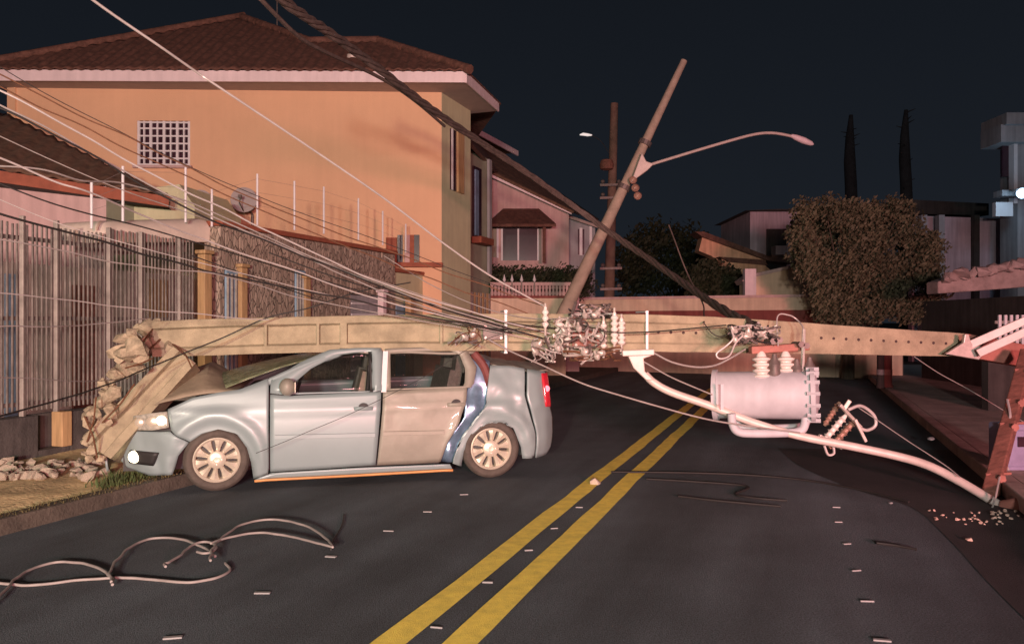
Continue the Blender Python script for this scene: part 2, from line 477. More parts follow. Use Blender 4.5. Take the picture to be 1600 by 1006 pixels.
def box_wall(name, m, a, b, z0, z1, th, label=None, cat=None, parent=None, side=1, bevel=0.0):
    """wall from ground point a to b; th goes to the left (side=1) of a->b"""
    a = Vector((a[0], a[1], 0)); b = Vector((b[0], b[1], 0))
    d = (b - a).normalized(); n = Vector((-d.y, d.x, 0)) * side * th
    mb = MB()
    mb.hexa([a + Vector((0, 0, z0)), b + Vector((0, 0, z0)), b + n + Vector((0, 0, z0)), a + n + Vector((0, 0, z0))],
            [a + Vector((0, 0, z1)), b + Vector((0, 0, z1)), b + n + Vector((0, 0, z1)), a + n + Vector((0, 0, z1))])
    o = mb.build(name, m, parent, bevel=bevel)
    if label: tag(o, label, cat)
    return o
# ================================================================ GROUND
def sheet(name, m, pts, kind='structure'):
    mb = MB(); mb.add(pts, [tuple(range(len(pts)))])
    return tag(mb.build(name, m), kind=kind)
sheet('ground', M['soil'], [(-600, -200, -0.02), (600, -200, -0.02), (600, 1200, -0.02), (-600, 1200, -0.02)])
sheet('road', M['asphalt'], [RD(-30, 0, 0), RD(-30, ROADW, 0), RD(34, ROADW, 0), RD(34, 0, 0)])

def slab(name, m, s0, s1, o0, o1, z, kind='structure'):
    mb = MB()
    mb.hexa([RD(s0, o0, -0.05), RD(s1, o0, -0.05), RD(s1, o1, -0.05), RD(s0, o1, -0.05)],
            [RD(s0, o0, z), RD(s1, o0, z), RD(s1, o1, z), RD(s0, o1, z)])
    return tag(mb.build(name, m, bevel=0.015), kind=kind)
slab('left_kerb', M['kerb'], -14, 33, -0.16, 0.0, 0.125)
slab('right_kerb', M['pave2'], -14, 24, ROADW, ROADW + 0.16, 0.125)
# uneven left pavement with a worn earth verge
mb = MB()
rows = []
for i in range(120):
    s = -8 + i * 0.16
    row = []
    for j in range(24):
        o = -0.165 - j * 0.1
        q = RD(s, o, 0)
        h = 0.105 + 0.035 * noise.noise(q * 1.7) + 0.02 * noise.noise(q * 6.0) - (0.03 if j < 2 else 0)
        row.append(RD(s, o, max(h, 0.02)))
    rows.append(row)
mb.grid(rows)
tag(mb.build('left_pavement', M['pave'], smooth=True), kind='structure')
slab('left_pavement', M['kerb'], 11.1, 33, -2.5, -0.165, 0.11)
slab('right_pavement', M['pave2'], -14, 24, ROADW + 0.165, ROADW + 2.3, 0.115)
# grassy bank beyond the right pavement
rows = []
for i in range(60):
    s = -10 + i * 0.5
    row = []
    for j in range(10):
        o = ROADW + 2.3 + j * 0.35
        q = RD(s, o, 0)
        row.append(RD(s, o, 0.09 + 0.055 * j + 0.06 * noise.noise(q * 0.9)))
    rows.append(row)
mb = MB(); mb.grid(rows)
tag(mb.build('grass_bank', M['soil'], smooth=True), kind='structure')

# double yellow line, painted 4 mm above the asphalt, slightly hand-laid edges
def line_sheet(name, o0, w, m=M['yellow'], s0=-16, s1=33):
    mb = MB(); rows = []
    n = 160
    for i in range(n + 1):
        s = lerp(s0, s1, i / n)
        wob = 0.018 * noise.noise(Vector((s * 0.9, o0, 0)))
        e1 = 0.010 * noise.noise(Vector((s * 3, o0 + 5, 0)))
        wob -= 0.010 * (s - 8.35) if s < 8.35 else 0
        rows.append([RD(s, o0 + wob + e1, 0.004), RD(s, o0 + w + wob - e1, 0.004)])
    mb.grid(rows)
    return mb.build(name, m)
YC = 3.70
tag(line_sheet('road_line', YC - 0.245, 0.165), kind='structure')
tag(line_sheet('road_line', YC + 0.085, 0.165), kind='structure')

# darker asphalt sheet laid over the right part of the road
mb = MB(); patch_edge = spline([G(x, y, .003) for x, y in ((1215, 700), (1250, 728), (1330, 762), (1425, 793), (1480, 840), (1540, 905), (1600, 965), (1680, 1040))], 10)
mb.grid([[q, RD((q - L0).dot(D) + .6, ROADW - .002, .003)] for q in patch_edge])
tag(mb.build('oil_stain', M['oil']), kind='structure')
# ---- short white reflective markers stuck to the asphalt
mk = [(410, 927, 36), (517, 870, 24), (607, 830, 20), (725, 773, 14), (270, 997, 30), (668, 800, 16), (682, 981, 26), (762, 910, 24),
      (826, 860, 18), (866, 826, 14), (905, 793, 12), (1378, 1001, 28), (1355, 940, 24), (1338, 892, 20), (1323, 850, 18), (1310, 816, 16), (1307, 793, 14)]
protos = None
for i, (px, py, wd) in enumerate(mk):
    g = G(px, py)
    w = wd / F * g.y
    o = bpy.data.objects.new('road_marker', protos) if protos else None
    if o is None:
        mb = MB(); mb.box((0, 0, 0.004), (.85, 0.22, 0.008)); o = mb.build('road_marker', M['marker']); protos = o.data
    else:
        COL.objects.link(o)
    o.location = (g.x, g.y, 0.001); o.scale = (w * (.8 + .3 * math.sin(i * 2.7) ** 2), w * (.8 + .4 * math.sin(i * 1.9)), 1); o.rotation_euler = (0, 0, 0.22 * math.sin(i * 5))
    where = ('left lane' if i < 6 else 'strip between the two yellow lines' if i < 11 else 'right lane')
    tag(o, 'small white reflective marker lying on the asphalt of the ' + where, 'road marker', 'white markers on the ' + where)

# ================================================================ FENCE AND WALLS ALONG THE LEFT PAVEMENT
WO = -2.45                                                           # offset of the street wall line
def WP(s, z, o=WO): return RD(s, o, z)
def s_at(px, o=WO):
    k = (px - CX) / F
    b = L0 + RT * o
    return (k * b.y - b.x) / (D.x - k * D.y)
fence = thing('metal_fence', 'tall grey fence of close vertical metal bars behind the rubble', 'fence', WP(s_at(0), 0))
FO = Vector(fence.location)
sF0, sF1 = -7.0, s_at(306)
rnd = random.Random(3)
for a, b in ((sF0, s_at(35)), (s_at(35), s_at(88)), (s_at(88), s_at(170)), (s_at(170), s_at(220)), (s_at(220), sF1)):
    mb = MB()
    n = int((b - a) / 0.058)
    for k in range(1, n):
        s = lerp(a, b, k / n)
        lean = rnd.uniform(-0.006, 0.006)
        mb.bar(WP(s, 0.60) - FO, WP(s + lean, (2.66 if a < s_at(169) else 2.72) + rnd.uniform(-0.015, 0.015)) - FO, 0.018, 0.018)
    mb.build('bar_panel', M['bargrey'], fence)
for px in (35, 88, 170, 220, 280):
    mb = MB(); s = s_at(px)
    mb.bar(WP(s, 0.50) - FO, WP(s, 2.74) - FO, 0.05, 0.05)
    mb.build('post', M['barlight'], fence, bevel=0.005)
for z in (0.68, 1.62, 2.50):
    mb = MB(); mb.bar(WP(sF0, z, WO - 0.03) - FO, WP(sF1, z, WO - 0.03) - FO, 0.03, 0.045)
    mb.build('rail', M['bargrey'], fence)
# the low base wall under it with a meter niche
base = thing('fence_base_wall', 'low dark stained wall under the bar fence with an open niche', 'wall', WP(s_at(0), 0))
BO = Vector(base.location)
def seg(a, b, z0, z1, o0, o1, mb):
    mb.hexa([WP(a, z0, o0) - BO, WP(b, z0, o0) - BO, WP(b, z0, o1) - BO, WP(a, z0, o1) - BO],
            [WP(a, z1, o0) - BO, WP(b, z1, o0) - BO, WP(b, z1, o1) - BO, WP(a, z1, o1) - BO])
mb = MB()
n0, n1 = s_at(50), s_at(84)
seg(sF0, n0, 0.0, 0.55, WO - 0.12, WO + 0.10, mb)
seg(n1 + 0.14, s_at(306), 0.0, 0.55, WO - 0.12, WO + 0.10, mb)
seg(n0 + .003, n1 + .137, 0.0, 0.16, WO - 0.12, WO + 0.095, mb)
seg(n0 + .003, n1 + .137, 0.16, 0.549, WO - 0.12, WO - 0.05, mb)
mb.build('wall', M['basewall'], base, bevel=0.01)
mb = MB(); seg(n1, n1 + 0.13, 0.163, 0.56, WO - 0.04, WO + 0.13, mb)
mb.build('niche_jamb', M['timber'], base, bevel=0.01)

# pale rounded canopy over the gate at the end of the fence
can = thing('gate_canopy', 'pale pink rounded concrete canopy over the gate beside the stone wall', 'canopy', WP(s_at(300), 2.7))
CO = Vector(can.location)
mb = MB(); rows = []
sa, sb = s_at(160), s_at(333)
for i in range(25):
    t = i / 24
    s = lerp(sa, sb, t)
    edge = math.sqrt(max(0.0, 1 - (2 * max(0, 0.12 - t) / 0.24) ** 2)) if t < 0.12 else 1
    zb = lerp(2.55, 2.74, t)
    zt = zb + 0.03 + lerp(0.24, 0.32, t) * edge
    ring = [(WO - 0.07, zb), (WO - 0.05, lerp(zb, zt, 0.55)), (WO - 0.14, lerp(zb, zt, 0.9)), (WO - .3, zt), (WO - 0.9, zt), (WO - 0.95, zb)]
    rows.append([WP(s, z, o) - CO for o, z in ring])
mb.grid(rows)
mb.add(rows[0], [tuple(range(6))]); mb.add(rows[-1], [tuple(range(6))])
mb.build('slab', M['cream'], can, smooth=True, angle=50)
mb = MB(); mb.hexa([WP(sa + .1, 2.40, WO - 0.45) - CO, WP(sb - .03, 2.60, WO - 0.45) - CO, WP(sb - .03, 2.60, WO - 0.6) - CO, WP(sa + .1, 2.40, WO - 0.6) - CO],
                   [WP(sa + .1, 2.545, WO - 0.45) - CO, WP(sb - .03, 2.735, WO - 0.45) - CO, WP(sb - .03, 2.735, WO - 0.6) - CO, WP(sa + .1, 2.545, WO - 0.6) - CO])
mb.build('lintel', M['wallpink'], can)
# timber gate pillars
def pillar(px, w, z1, m, label, name='gate_pillar', cat='pillar', o=WO + 0.12, d=0.13, group=None):
    s = s_at(px, o)
    mb = MB()
    mb.box((0, 0, z1 / 2), (w, d, z1), rz=DANG)
    mb.box((0, 0, z1 + 0.03), (w + .05, d + .05, 0.054), rz=DANG)
    x = mb.build(name, m, bevel=0.012); x.location = RD(s, o, 0.11)
    return tag(x, label, cat, group)
pillar(320, 0.15, 2.42, M['timber'], 'yellow lit timber pillar under the end of the pink canopy')

# stone-clad street wall with two blue gates let into it
wall = thing('stone_wall', 'rough stone clad wall with red coping between canopy and garage', 'wall', WP(s_at(332), 0))
WO3 = Vector(wall.location)
def wseg(px0, px1, z0, z1, o0, o1, name, m, par=wall, bevel=0.02, org=WO3):
    a, b = s_at(px0), s_at(px1)
    mb = MB()
    mb.hexa([WP(a, z0, o0) - org, WP(b, z0, o0) - org, WP(b, z0, o1) - org, WP(a, z0, o1) - org],
            [WP(a, z1, o0) - org, WP(b, z1, o0) - org, WP(b, z1, o1) - org, WP(a, z1, o1) - org])
    return mb.build(name, m, par, bevel=bevel)
gates = [(343, 366), (453, 470), (541, 590)]
edges = [338, 343, 366, 453, 470, 541, 590, 611]
for a, b in ((334, 343), (366, 453), (470, 541), (590, 611)):
    wseg(a, b, 0.0, 2.97, WO - 0.18, WO + 0.10, 'wall', M['stone'])
for (a, b), zt in zip(gates, (2.35, 2.45, 2.1)):
    wseg(a, b, zt, 2.968, WO - 0.16, WO + 0.097, 'lintel', M['stone'])
wseg(334, 612, 2.973, 3.05, WO - 0.24, WO + 0.15, 'coping', M['terracotta'], bevel=0.01)
for (a, b), zt, lab in zip(gates[:2], (2.35, 2.45), ('narrow blue gate in the stone wall nearest the timber pillar', 'narrow blue gate in the middle of the stone wall')):
    g = thing('street_gate', lab, 'gate', WP(s_at((a + b) / 2), 0.11))
    go = Vector(g.location)
    wseg(a + .6, b - .6, 0.12, zt - .004, WO - 0.10, WO + 0.115, 'door_leaf', M['bluepaint'], g, org=go)
    mb = MB()
    for k in range(4):
        s = lerp(s_at(a + 2), s_at(b - 2), k / 3)
        mb.bar(WP(s, 0.14, WO + 0.13) - go, WP(s, zt - 0.06, WO + 0.13) - go, 0.03, 0.025)
    mb.build('grille', M['barlight'], g)
gar = thing('garage_door', 'grey blue ribbed garage door beside the white lit pillar', 'garage door', WP(s_at(565), 0.11))
go = Vector(gar.location)
wseg(541.6, 589.4, 0.12, 2.09, WO - 0.10, WO + 0.08, 'panel', M['wallgrey'], gar, org=go)
mb = MB()
for k in range(9):
    z = 0.25 + k * 0.21
    mb.bar(WP(s_at(542.5), z, WO + 0.09) - go, WP(s_at(588.5), z, WO + 0.09) - go, 0.04, 0.03)
mb.build('rib', M['whiteframe'], gar)
pillar(377, 0.14, 2.28, M['timber'], 'brown timber clad pillar right of the first blue gate')
pillar(477, 0.15, 2.20, M['timber'], 'brown timber clad pillar right of the second blue gate')
pillar(597, 0.14, 2.05, M['white'], 'white lit pillar at the end of the stone wall', o=WO + 0.22)
pillar(640, 0.15, 1.95, M['timber'], 'yellow lit pillar in front of the low green wall', o=WO + 0.3)
# low green wall that continues it
gw = thing('green_wall', 'low olive green rendered wall under the orange house corner', 'wall', WP(s_at(650), 0))
go = Vector(gw.location)
wseg(612.5, 690, 0.0, 2.62, WO - 0.2, WO + 0.02, 'wall', M['wallgreen'], gw, org=go)
wseg(612, 690.5, 2.623, 2.70, WO - 0.26, WO + 0.06, 'coping', M['terracotta'], gw, org=go)
wseg(616, 634, 0.12, 1.95, WO + 0.024, WO + 0.05, 'door_leaf', M['bluepaint'], gw, org=go)
# a run of grey and striped gates further up the street
sg = thing('street_gate', 'white and grey panelled gate below the green house corner', 'gate', WP(s_at(708), 0))
go = Vector(sg.location)
wseg(691, 737, 0.1, 1.75, WO - 0.08, WO - 0.02, 'lower_panel', M['wallgrey'], sg, org=go)
wseg(691, 737, 1.754, 2.55, WO - 0.08, WO - 0.03, 'upper_panel', M['white'], sg, org=go)
sp = thing('striped_fence', 'narrow fence of brown and white upright boards beyond the white gate', 'fence', WP(s_at(750), 0))
go = Vector(sp.location)
mbA, mbB = MB(), MB()
for k in range(9):
    a = s_at(738 + k * 3.3); b = s_at(738 + k * 3.3 + 2.2)
    (mbA if k % 2 else mbB).hexa([WP(a, .1) - go, WP(b, .1) - go, WP(b, .1, WO - .06) - go, WP(a, .1, WO - .06) - go],
                                 [WP(a, 2.35) - go, WP(b, 2.35) - go, WP(b, 2.35, WO - .06) - go, WP(a, 2.35, WO - .06) - go])
mbA.build('board', M['timber'], sp); mbB.build('board', M['barlight'], sp)

# thin electric-fence posts and wires on top of the walls
ef = thing('electric_fence', 'thin white posts with wires standing on top of the street wall', 'fence', WP(s_at(190), 2.7))
eo = Vector(ef.location)
eposts = [(143, 285, 352), (192, 260, 342), (290, 262, 343), (331, 296, 350), (402, 272, 348), (460, 283, 356), (506, 292, 362), (560, 310, 372), (598, 330, 380), (634, 350, 392)]
tops = []
for px, yt, yb in eposts:
    s = s_at(px); q = WP(s, 0)
    zt = CH - (yt - CY) / F * q.y; zb = CH - (yb - CY) / F * q.y
    mb = MB(); mb.cyl(WP(s, zb - 0.04) - eo, WP(s, zt) - eo, 0.017, n=8)
    mb.build('post', M['whiteframe'], ef, smooth=True)
    tops.append((s, zb, zt))
for lv in (0.35, 0.62, 0.9):
    pts = [WP(s, lerp(zb, zt, lv)) - eo for s, zb, zt in tops]
    mb = MB(); mb.tube(pts, 0.0018, 4)
    mb.build('wire', M['greycable'], ef)

# ================================================================ ROOF HELPERS
def tile_plane(name, m, parent, org, a, b, top, pitch=0.22, amp=0.035, rows=14, thick=0.05, sub=7):
    """corrugated tile surface from eave line a->b up to polyline `top` (3-D points in the same plane, ordered along a->b)"""
    a = Vector(a); b = Vector(b)
    ex = (b - a).normalized(); L = (b - a).length
    tp = [Vector(q) for q in top]
    # in-plane up vector from the highest top point
    hi = max(tp, key=lambda q: q.z)
    up = (hi - a) - ex * (hi - a).dot(ex)
    up.normalize()
    nrm = ex.cross(up).normalized()
    if nrm.z < 0: nrm = -nrm
    xs = [(q - a).dot(ex) for q in tp]; hs = [(q - a).dot(up) for q in tp]
    if xs[0] > 0.001: xs = [0.0] + xs; hs = [0.0] + hs
    if xs[-1] < L - 0.001: xs = xs + [L]; hs = hs + [0.0]
    n = max(8, int(L / pitch * sub))
    grid = []
    for i in range(n + 1):
        x = L * i / n
        H = max(0.0, interp(xs, hs, x))
        ph = x / pitch * 2 * math.pi
        w = amp * (0.5 + 0.5 * math.cos(ph))
        row = []
        for j in range(rows + 1):
            h = H * j / rows
            course = 0.012 * (1 - ((h / 0.36) % 1.0))
            jit = 0.010 * noise.noise(Vector((int(x / pitch) * 3.1, int(h / 0.36) * 1.7, L)))
            row.append(a + ex * x + up * h + nrm * (w + course + jit) - Vector(org))
        grid.append(row)
    mb = MB(); mb.grid(grid)
    return mb.build(name, m, parent, smooth=True, angle=60, solid=0.03)

def flat_poly(name, m, parent, org, poly, ext):
    mb = MB(); mb.prism([Vector(q) - Vector(org) for q in poly], ext)
    return mb.build(name, m, parent)

# ================================================================ ORANGE HOUSE
YH = 17.5
h1 = thing('orange_house', 'two storey orange house with hipped tile roof and pink fascia', 'house', P(690, 560, YH))
HO = Vector((P(690, 503, YH).x, YH, 0)); h1.location = HO
A = Vector((P(690, 503, YH).x, YH, 0))
E = Vector((P(11, 503, 17.15).x, 17.15, 0))
dr = Vector((0.373, 1, 0)).normalized()
B = A + dr * 1.62
Cc = Vector((-2.4, 26.5, 0)); Dd = Vector((E.x + 1.5, 26.5, 0))
ZE = CH - (128 - CY) / F * (YH - 0.55) - 0.07                                        # soffit height
def hw(name, m, a, b, z0, z1, th=0.2, parent=h1, org=HO):
    a = Vector(a); b = Vector(b); d = (b - a).normalized(); n = Vector((-d.y, d.x, 0)) * th
    mb = MB()
    vz = lambda q, z: Vector((q.x, q.y, z)) - Vector((org[0], org[1], 0))
    mb.hexa([vz(a, z0), vz(b, z0), vz(b + n, z0), vz(a + n, z0)], [vz(a, z1), vz(b, z1), vz(b + n, z1), vz(a + n, z1)])
    return mb.build(name, m, parent)
def rect_on(a, b, px0, px1, py0, py1):
    """pixel box on the vertical plane through ground line a-b -> two plan points and two heights"""
    def hit(px):
        k = (px - CX) / F
        dx, dy = b.x - a.x, b.y - a.y
        t = (k * a.y - a.x) / (dx - k * dy)
        return a + (b - a) * t
    p, q = hit(px0), hit(px1)
    Ym = (p.y + q.y) / 2
    return p, q, CH - (py1 - CY) / F * Ym, CH - (py0 - CY) / F * Ym
# front wall built round the window opening
w0, w1, wz0, wz1 = rect_on(E, A, 214, 297, 189, 259)
hw('wall', M['wallorange'], E, w0, 0, ZE)
hw('wall', M['wallorange'], w1, A, 0, ZE)
hw('wall', M['wallorange'], w0, w1, 0, wz0)
hw('wall', M['wallorange'], w0, w1, wz1, ZE)
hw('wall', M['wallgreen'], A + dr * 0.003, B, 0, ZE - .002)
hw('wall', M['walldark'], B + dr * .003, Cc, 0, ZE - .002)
hw('wall', M['wallorange'], Cc, Dd, 0, ZE - .002)
hw('wall', M['wallorange'], Dd, E, 0, ZE - .002)
# block window: frame with 8 x 6 dark panes
win = hw('window', M['glassdark'], w0 + Vector((0, .12, 0)), w1 + Vector((0, .12, 0)), wz0, wz1, th=0.05)
mb = MB()
dw = (w1 - w0); L = dw.length; dwn = dw.normalized(); hgt = wz1 - wz0
fp = lambda x, z, y: (w0 + dwn * x + Vector((0, y, 0)) + Vector((0, 0, z))) - HO
for i in range(9):
    x = L * i / 8; wd = 0.055 if i in (0, 2, 4, 6, 8) else 0.032
    x = min(max(x, wd / 2), L - wd / 2)
    mb.bar(fp(x, wz0 + .002, 0.04), fp(x, wz1 - .002, 0.04), wd, 0.05, up=(0, 1, 0))
for j in range(7):
    z = wz0 + hgt * j / 6; z = min(max(z, wz0 + .03), wz1 - .03)
    mb.bar(fp(.004, z, 0.043), fp(L - .004, z, 0.043), 0.046, 0.034, up=(0, 0, 1))
mb.build('frame', M['whiteframe'], win)
mb = MB(); mb.bar(fp(-.06, wz0 - .035, -.03), fp(L + .06, wz0 - .035, -.03), 0.14, 0.06); mb.build('sill', M['wallpink'], win)
# tall narrow window in the green side
t0, t1, tz0, tz1 = rect_on(A, B, 703, 721, 206, 300)
for nm, m, a, b, z0, z1, off in (('window', M['lens'] if False else M['whiteframe'], t0, t1, tz0, tz1, 0.045),):
    nrm = Vector((dr.y, -dr.x, 0))
    x = hw('window', M['glassdark'], t0 + nrm * .002, t0 + (t1 - t0) * .45 + nrm * .002, z0, z1, th=-0.03)
    hw('shutter', M['timber'], t0 + (t1 - t0) * .5 + nrm * .002, t1 + nrm * .002, z0, z1, th=-0.07)
    hw('frame', M['whiteframe'], t0 + (t1 - t0) * .02 + nrm * .034, t0 + (t1 - t0) * .12 + nrm * .034, z0, z1, th=-0.02)
# soffit and fascia
ov = 0.55
nrm = Vector((dr.y, -dr.x, 0))
e0 = E + Vector((-0.5, -ov, 0)); e1 = A + Vector((0, -ov, 0)) + nrm * 0.62
e2 = B + nrm * 0.62 + dr * 0.25; e3 = B + dr * .25 - nrm * 0.2
up = lambda q, z: Vector((q.x, q.y, z))
zf = ZE
flat_poly('soffit', M['soffit'], h1, HO, [up(e0, zf), up(e1, zf), up(e2, zf), up(e3 + nrm * .1, zf), up(A + Vector((-.05, .3, 0)), zf), up(E + Vector((0, .3, 0)), zf)], (0, 0, 0.03))
for a, b, nm in ((e0, e1, 'fascia'), (e1, e2, 'fascia')):
    d = (b - a).normalized(); n = Vector((d.y, -d.x, 0)) * 0.03
    flat_poly(nm, M['white'], h1, HO, [up(a + n - d * 0.0, zf - 0.02), up(b + n, zf - 0.02), up(b, zf - 0.02), up(a, zf - 0.02)], (0, 0, 0.235))
zr = zf + 0.205
# roof: plane rises from the front eave; notch between two hips as in the photograph
ra = up(e0 + Vector((-.08, -.08, 0)), zr); rb = up(e1 + Vector((.06, -.10, 0)), zr)
tanp = 0.68
def on_plane(px, py):
    d = Vector(((px - CX) / F, 1, -(py - CY) / F)); o = Vector((0, 0, CH))
    ex = (rb - ra).normalized(); n = ex.cross(Vector((0, 1, tanp)) - ex * ex.dot(Vector((0, 1, tanp)))).normalized()
    t = (ra - o).dot(n) / d.dot(n)
    return o + d * t
P1, P2, P3 = on_plane(375, 29), on_plane(482, 67), on_plane(590, 66)
tile_plane('roof', M['rooftile'], h1, HO, ra, rb, [ra, on_plane(180, 66), P1, P2, P3, rb], rows=18)
for a, b in ((ra, P1), (P1, P2), (P2, P3), (P3, rb)):
    n = max(2, int((b - a).length / 0.4)); mb = MB()
    for k in range(n):
        p, q = a.lerp(b, k / n) - HO, a.lerp(b, (k + 1) / n + .02) - HO
        mb.tube([p + Vector((0, 0, .055)), q + Vector((0, 0, .04))], [0.085, 0.105], 8)
    mb.build('ridge_tiles', M['rooftile'], h1, smooth=True, angle=60)
# other slopes of the roof
bk0 = Vector((ra.x + .4, 27.2, zr)); bk1 = Vector((-2.0, 27.2, zr))
rc = up(e2 + Vector((.08, .1, 0)), zr)
Pb = Vector((P1.x, 23.5, P1.z))
mb = MB()
mb.add([q - HO for q in (ra, P1, Pb, bk0)], [(0, 1, 2, 3)])
mb.add([q - HO for q in (P1, P2, P3, rb, rc, bk1, Pb)], [(0, 1, 6), (1, 2, 5, 6), (2, 3, 4), (2, 4, 5)])
mb.add([q - HO for q in (bk0, Pb, bk1)], [(0, 1, 2)])
mb.build('roof', M['rooftile'], h1, solid=0.03)
mb = MB(); q = P(433, 46, 19.6) - HO
mb.cyl(q - Vector((0, 0, .5)), q + Vector((0, 0, 1.3)), 0.015, n=6)
mb.build('antenna', M['galvdark'], h1)
mb = MB(); q = on_plane(551, 90) - HO
mb.lathe([(0.02, -.05), (.13, 0), (.12, .07), (.02, .1)], q, (0, -.4, 1), 12)
mb.build('roof_vent', M['armpaint'], h1, smooth=True)
# terracotta screen and little terrace at the foot of the wall
for i, (x0, x1, m) in enumerate(((604, 621, 'terracotta'), (622, 630, 'glassdark'), (633, 641, 'wallpink'), (641, 648, 'terracotta'), (648, 656, 'glassdark'))):
    p, q, z0, z1 = rect_on(E, A, x0, x1, 368 + (i == 0) * 4, 414)
    hw('screen_panel', M[m], p, q - (q - p) * .02, z0, z1, th=-0.10 - 0.01 * i)
p, q, z0, z1 = rect_on(E, A, 604, 692, 411, 418)
hw('ledge', M['terracotta'], p, q, z0, z1, th=-0.22)
# satellite dishes on the side wall
for px, py, rr, lab in ((381, 312, 20, 'round grey satellite dish on the orange wall beside the white fence post'), (313, 314, 18, 'smaller grey satellite dish on the orange wall nearer the block window')):
    q = P(px, py, 16.75); k = rr / F * 16.75
    t = thing('satellite_dish', lab, 'satellite dish', q)
    mb = MB(); mb.lathe([(k * x, 0.22 * k * (1 - x * x)) for x in (1, .85, .6, .3, .02)] + [(k * x, 0.22 * k * (1 - x * x) + .02) for x in (.02, .3, .6, .85, 1)], (0, 0, 0), (-0.2, 1, -0.15), 28)
    mb.build('reflector', M['dish'], t, smooth=True, angle=50)
    mb = MB(); mb.tube([(0, .02, -k), (0.02, -.32, -.12), (0.05, -.36, 0)], .014, 6); mb.box((0.05, -.38, 0.01), (.06, .09, .06)); mb.build('feed_arm', M['galvdark'], t)
    mb = MB(); mb.cyl((0, .06, 0), (0, .55, -.25), .025, n=8); mb.cyl((0, .55, -.25), (0, .55, -.7), .03, n=8); mb.build('bracket', M['galvdark'], t)

# ================================================================ LOW HOUSE BEHIND THE BAR FENCE (far left)
lh = thing('low_house', 'low pink house with brown tile roof behind the bar fence', 'house', (-10, 12.6, 0))
LO = Vector(lh.location)
def lp(px, Y): return Vector(((px - CX) / F * Y, Y, 0))
a, b = lp(-260, 12.2), lp(166, 13.0)
hw('wall', M['wallpink'], a, b, 0, CH - (283 - CY) / F * 12.8, parent=lh, org=LO)
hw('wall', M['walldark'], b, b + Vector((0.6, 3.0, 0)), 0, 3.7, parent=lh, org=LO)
# darker band below the eave
q0 = P(-260, 170, 11.6); q1 = P(258, 296, 13.3)
ea, eb = P(-330, 215, 11.3), P(262, 306, 13.2)
t1 = P(-330, 110, 14.4); t2 = P(10, 192, 15.4); t3 = P(120, 236, 15.0)
tile_plane('roof', M['rooftile2'], lh, LO, ea, eb, [ea + (t1 - ea) * .98, t2, eb], rows=12, pitch=0.24)
mb = MB(); mb.bar(ea + Vector((0, .05, -.10)) - LO, eb + Vector((0, .05, -.10)) - LO, 0.05, 0.18); mb.build('fascia', M['terracotta'], lh)
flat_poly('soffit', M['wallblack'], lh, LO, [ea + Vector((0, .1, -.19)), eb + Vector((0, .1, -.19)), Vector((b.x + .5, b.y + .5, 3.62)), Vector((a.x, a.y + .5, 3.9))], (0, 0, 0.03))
# green annex to its right
gx = thing('green_annex', 'small pale green annex wall below the satellite dishes', 'building', lp(230, 13.6))
GO2 = Vector((gx.location.x, gx.location.y, 0))
a2, b2 = lp(163, 13.6), lp(304, 13.9)
mb = MB()
zA0, zA1, zB1 = 0, CH - (303 - CY) / F * 13.6, CH - (322 - CY) / F * 13.9
zM = CH - (288 - CY) / F * 13.8; mM = lp(280, 13.8)
f = [Vector((a2.x, a2.y, 0)), Vector((b2.x, b2.y, 0)), Vector((b2.x, b2.y, zB1)), Vector((mM.x, mM.y, zM)), Vector((a2.x, a2.y, zA1))]
mb.prism([q - GO2 for q in f], (0.2, 1.8, 0))
mb.build('wall', M['wallgreen'], gx)
# yard things behind the fence: dim wall with door
yw = thing('yard_wall', 'dim rendered yard wall with a dark door behind the fence bars', 'wall', WP(s_at(100), 0, WO - 1.6))
yo = Vector(yw.location)
def ywall(px0, px1, z0, z1, o, name, m, th=.15):
    a, b = s_at(px0, o), s_at(px1, o)
    mb = MB()
    mb.hexa([WP(a, z0, o) - yo, WP(b, z0, o) - yo, WP(b, z0, o - th) - yo, WP(a, z0, o - th) - yo],
            [WP(a, z1, o) - yo, WP(b, z1, o) - yo, WP(b, z1, o - th) - yo, WP(a, z1, o - th) - yo])
    return mb.build(name, m, yw)
ywall(-600, 300, 0, 2.35, WO - 1.6, 'wall', M['yardwall'])
ywall(115, 150, 0.1, 2.1, WO - 1.56, 'door', M['redwood'], .035)
ywall(10, 28, 0.1, 2.2, WO - 1.55, 'drain_panel', M['bluepaint'], .04)
ywall(235, 262, 0.1, 2.25, WO - 1.55, 'door', M['timber'], .04)
# ================================================================ PINK HOUSE UP THE STREET
D2 = Vector((0.373, 1, 0))
def H2(t, off=0.0, z=0.0):                                            # t metres up its street front, off = inland
    b = Vector((-0.59, 24.0, 0)) + D2 * t
    n = Vector((-1, 0.373, 0)).normalized()
    return b + n * off + Vector((0, 0, z))
h2 = thing('pink_house', 'pink rendered house with long brown roof and white eaves behind orange house', 'house', H2(4))
O2 = Vector(h2.location)
ZE2 = 6.05
def h2wall(name, m, t0, t1, z0, z1, off=0.0, th=0.2):
    mb = MB()
    mb.hexa([H2(t0, off, z0) - O2, H2(t1, off, z0) - O2, H2(t1, off + th, z0) - O2, H2(t0, off + th, z0) - O2],
            [H2(t0, off, z1) - O2, H2(t1, off, z1) - O2, H2(t1, off + th, z1) - O2, H2(t0, off + th, z1) - O2])
    return mb.build(name, m, h2)
h2wall('wall', M['walldark'], -4.5, -0.05, 0, 6.5)
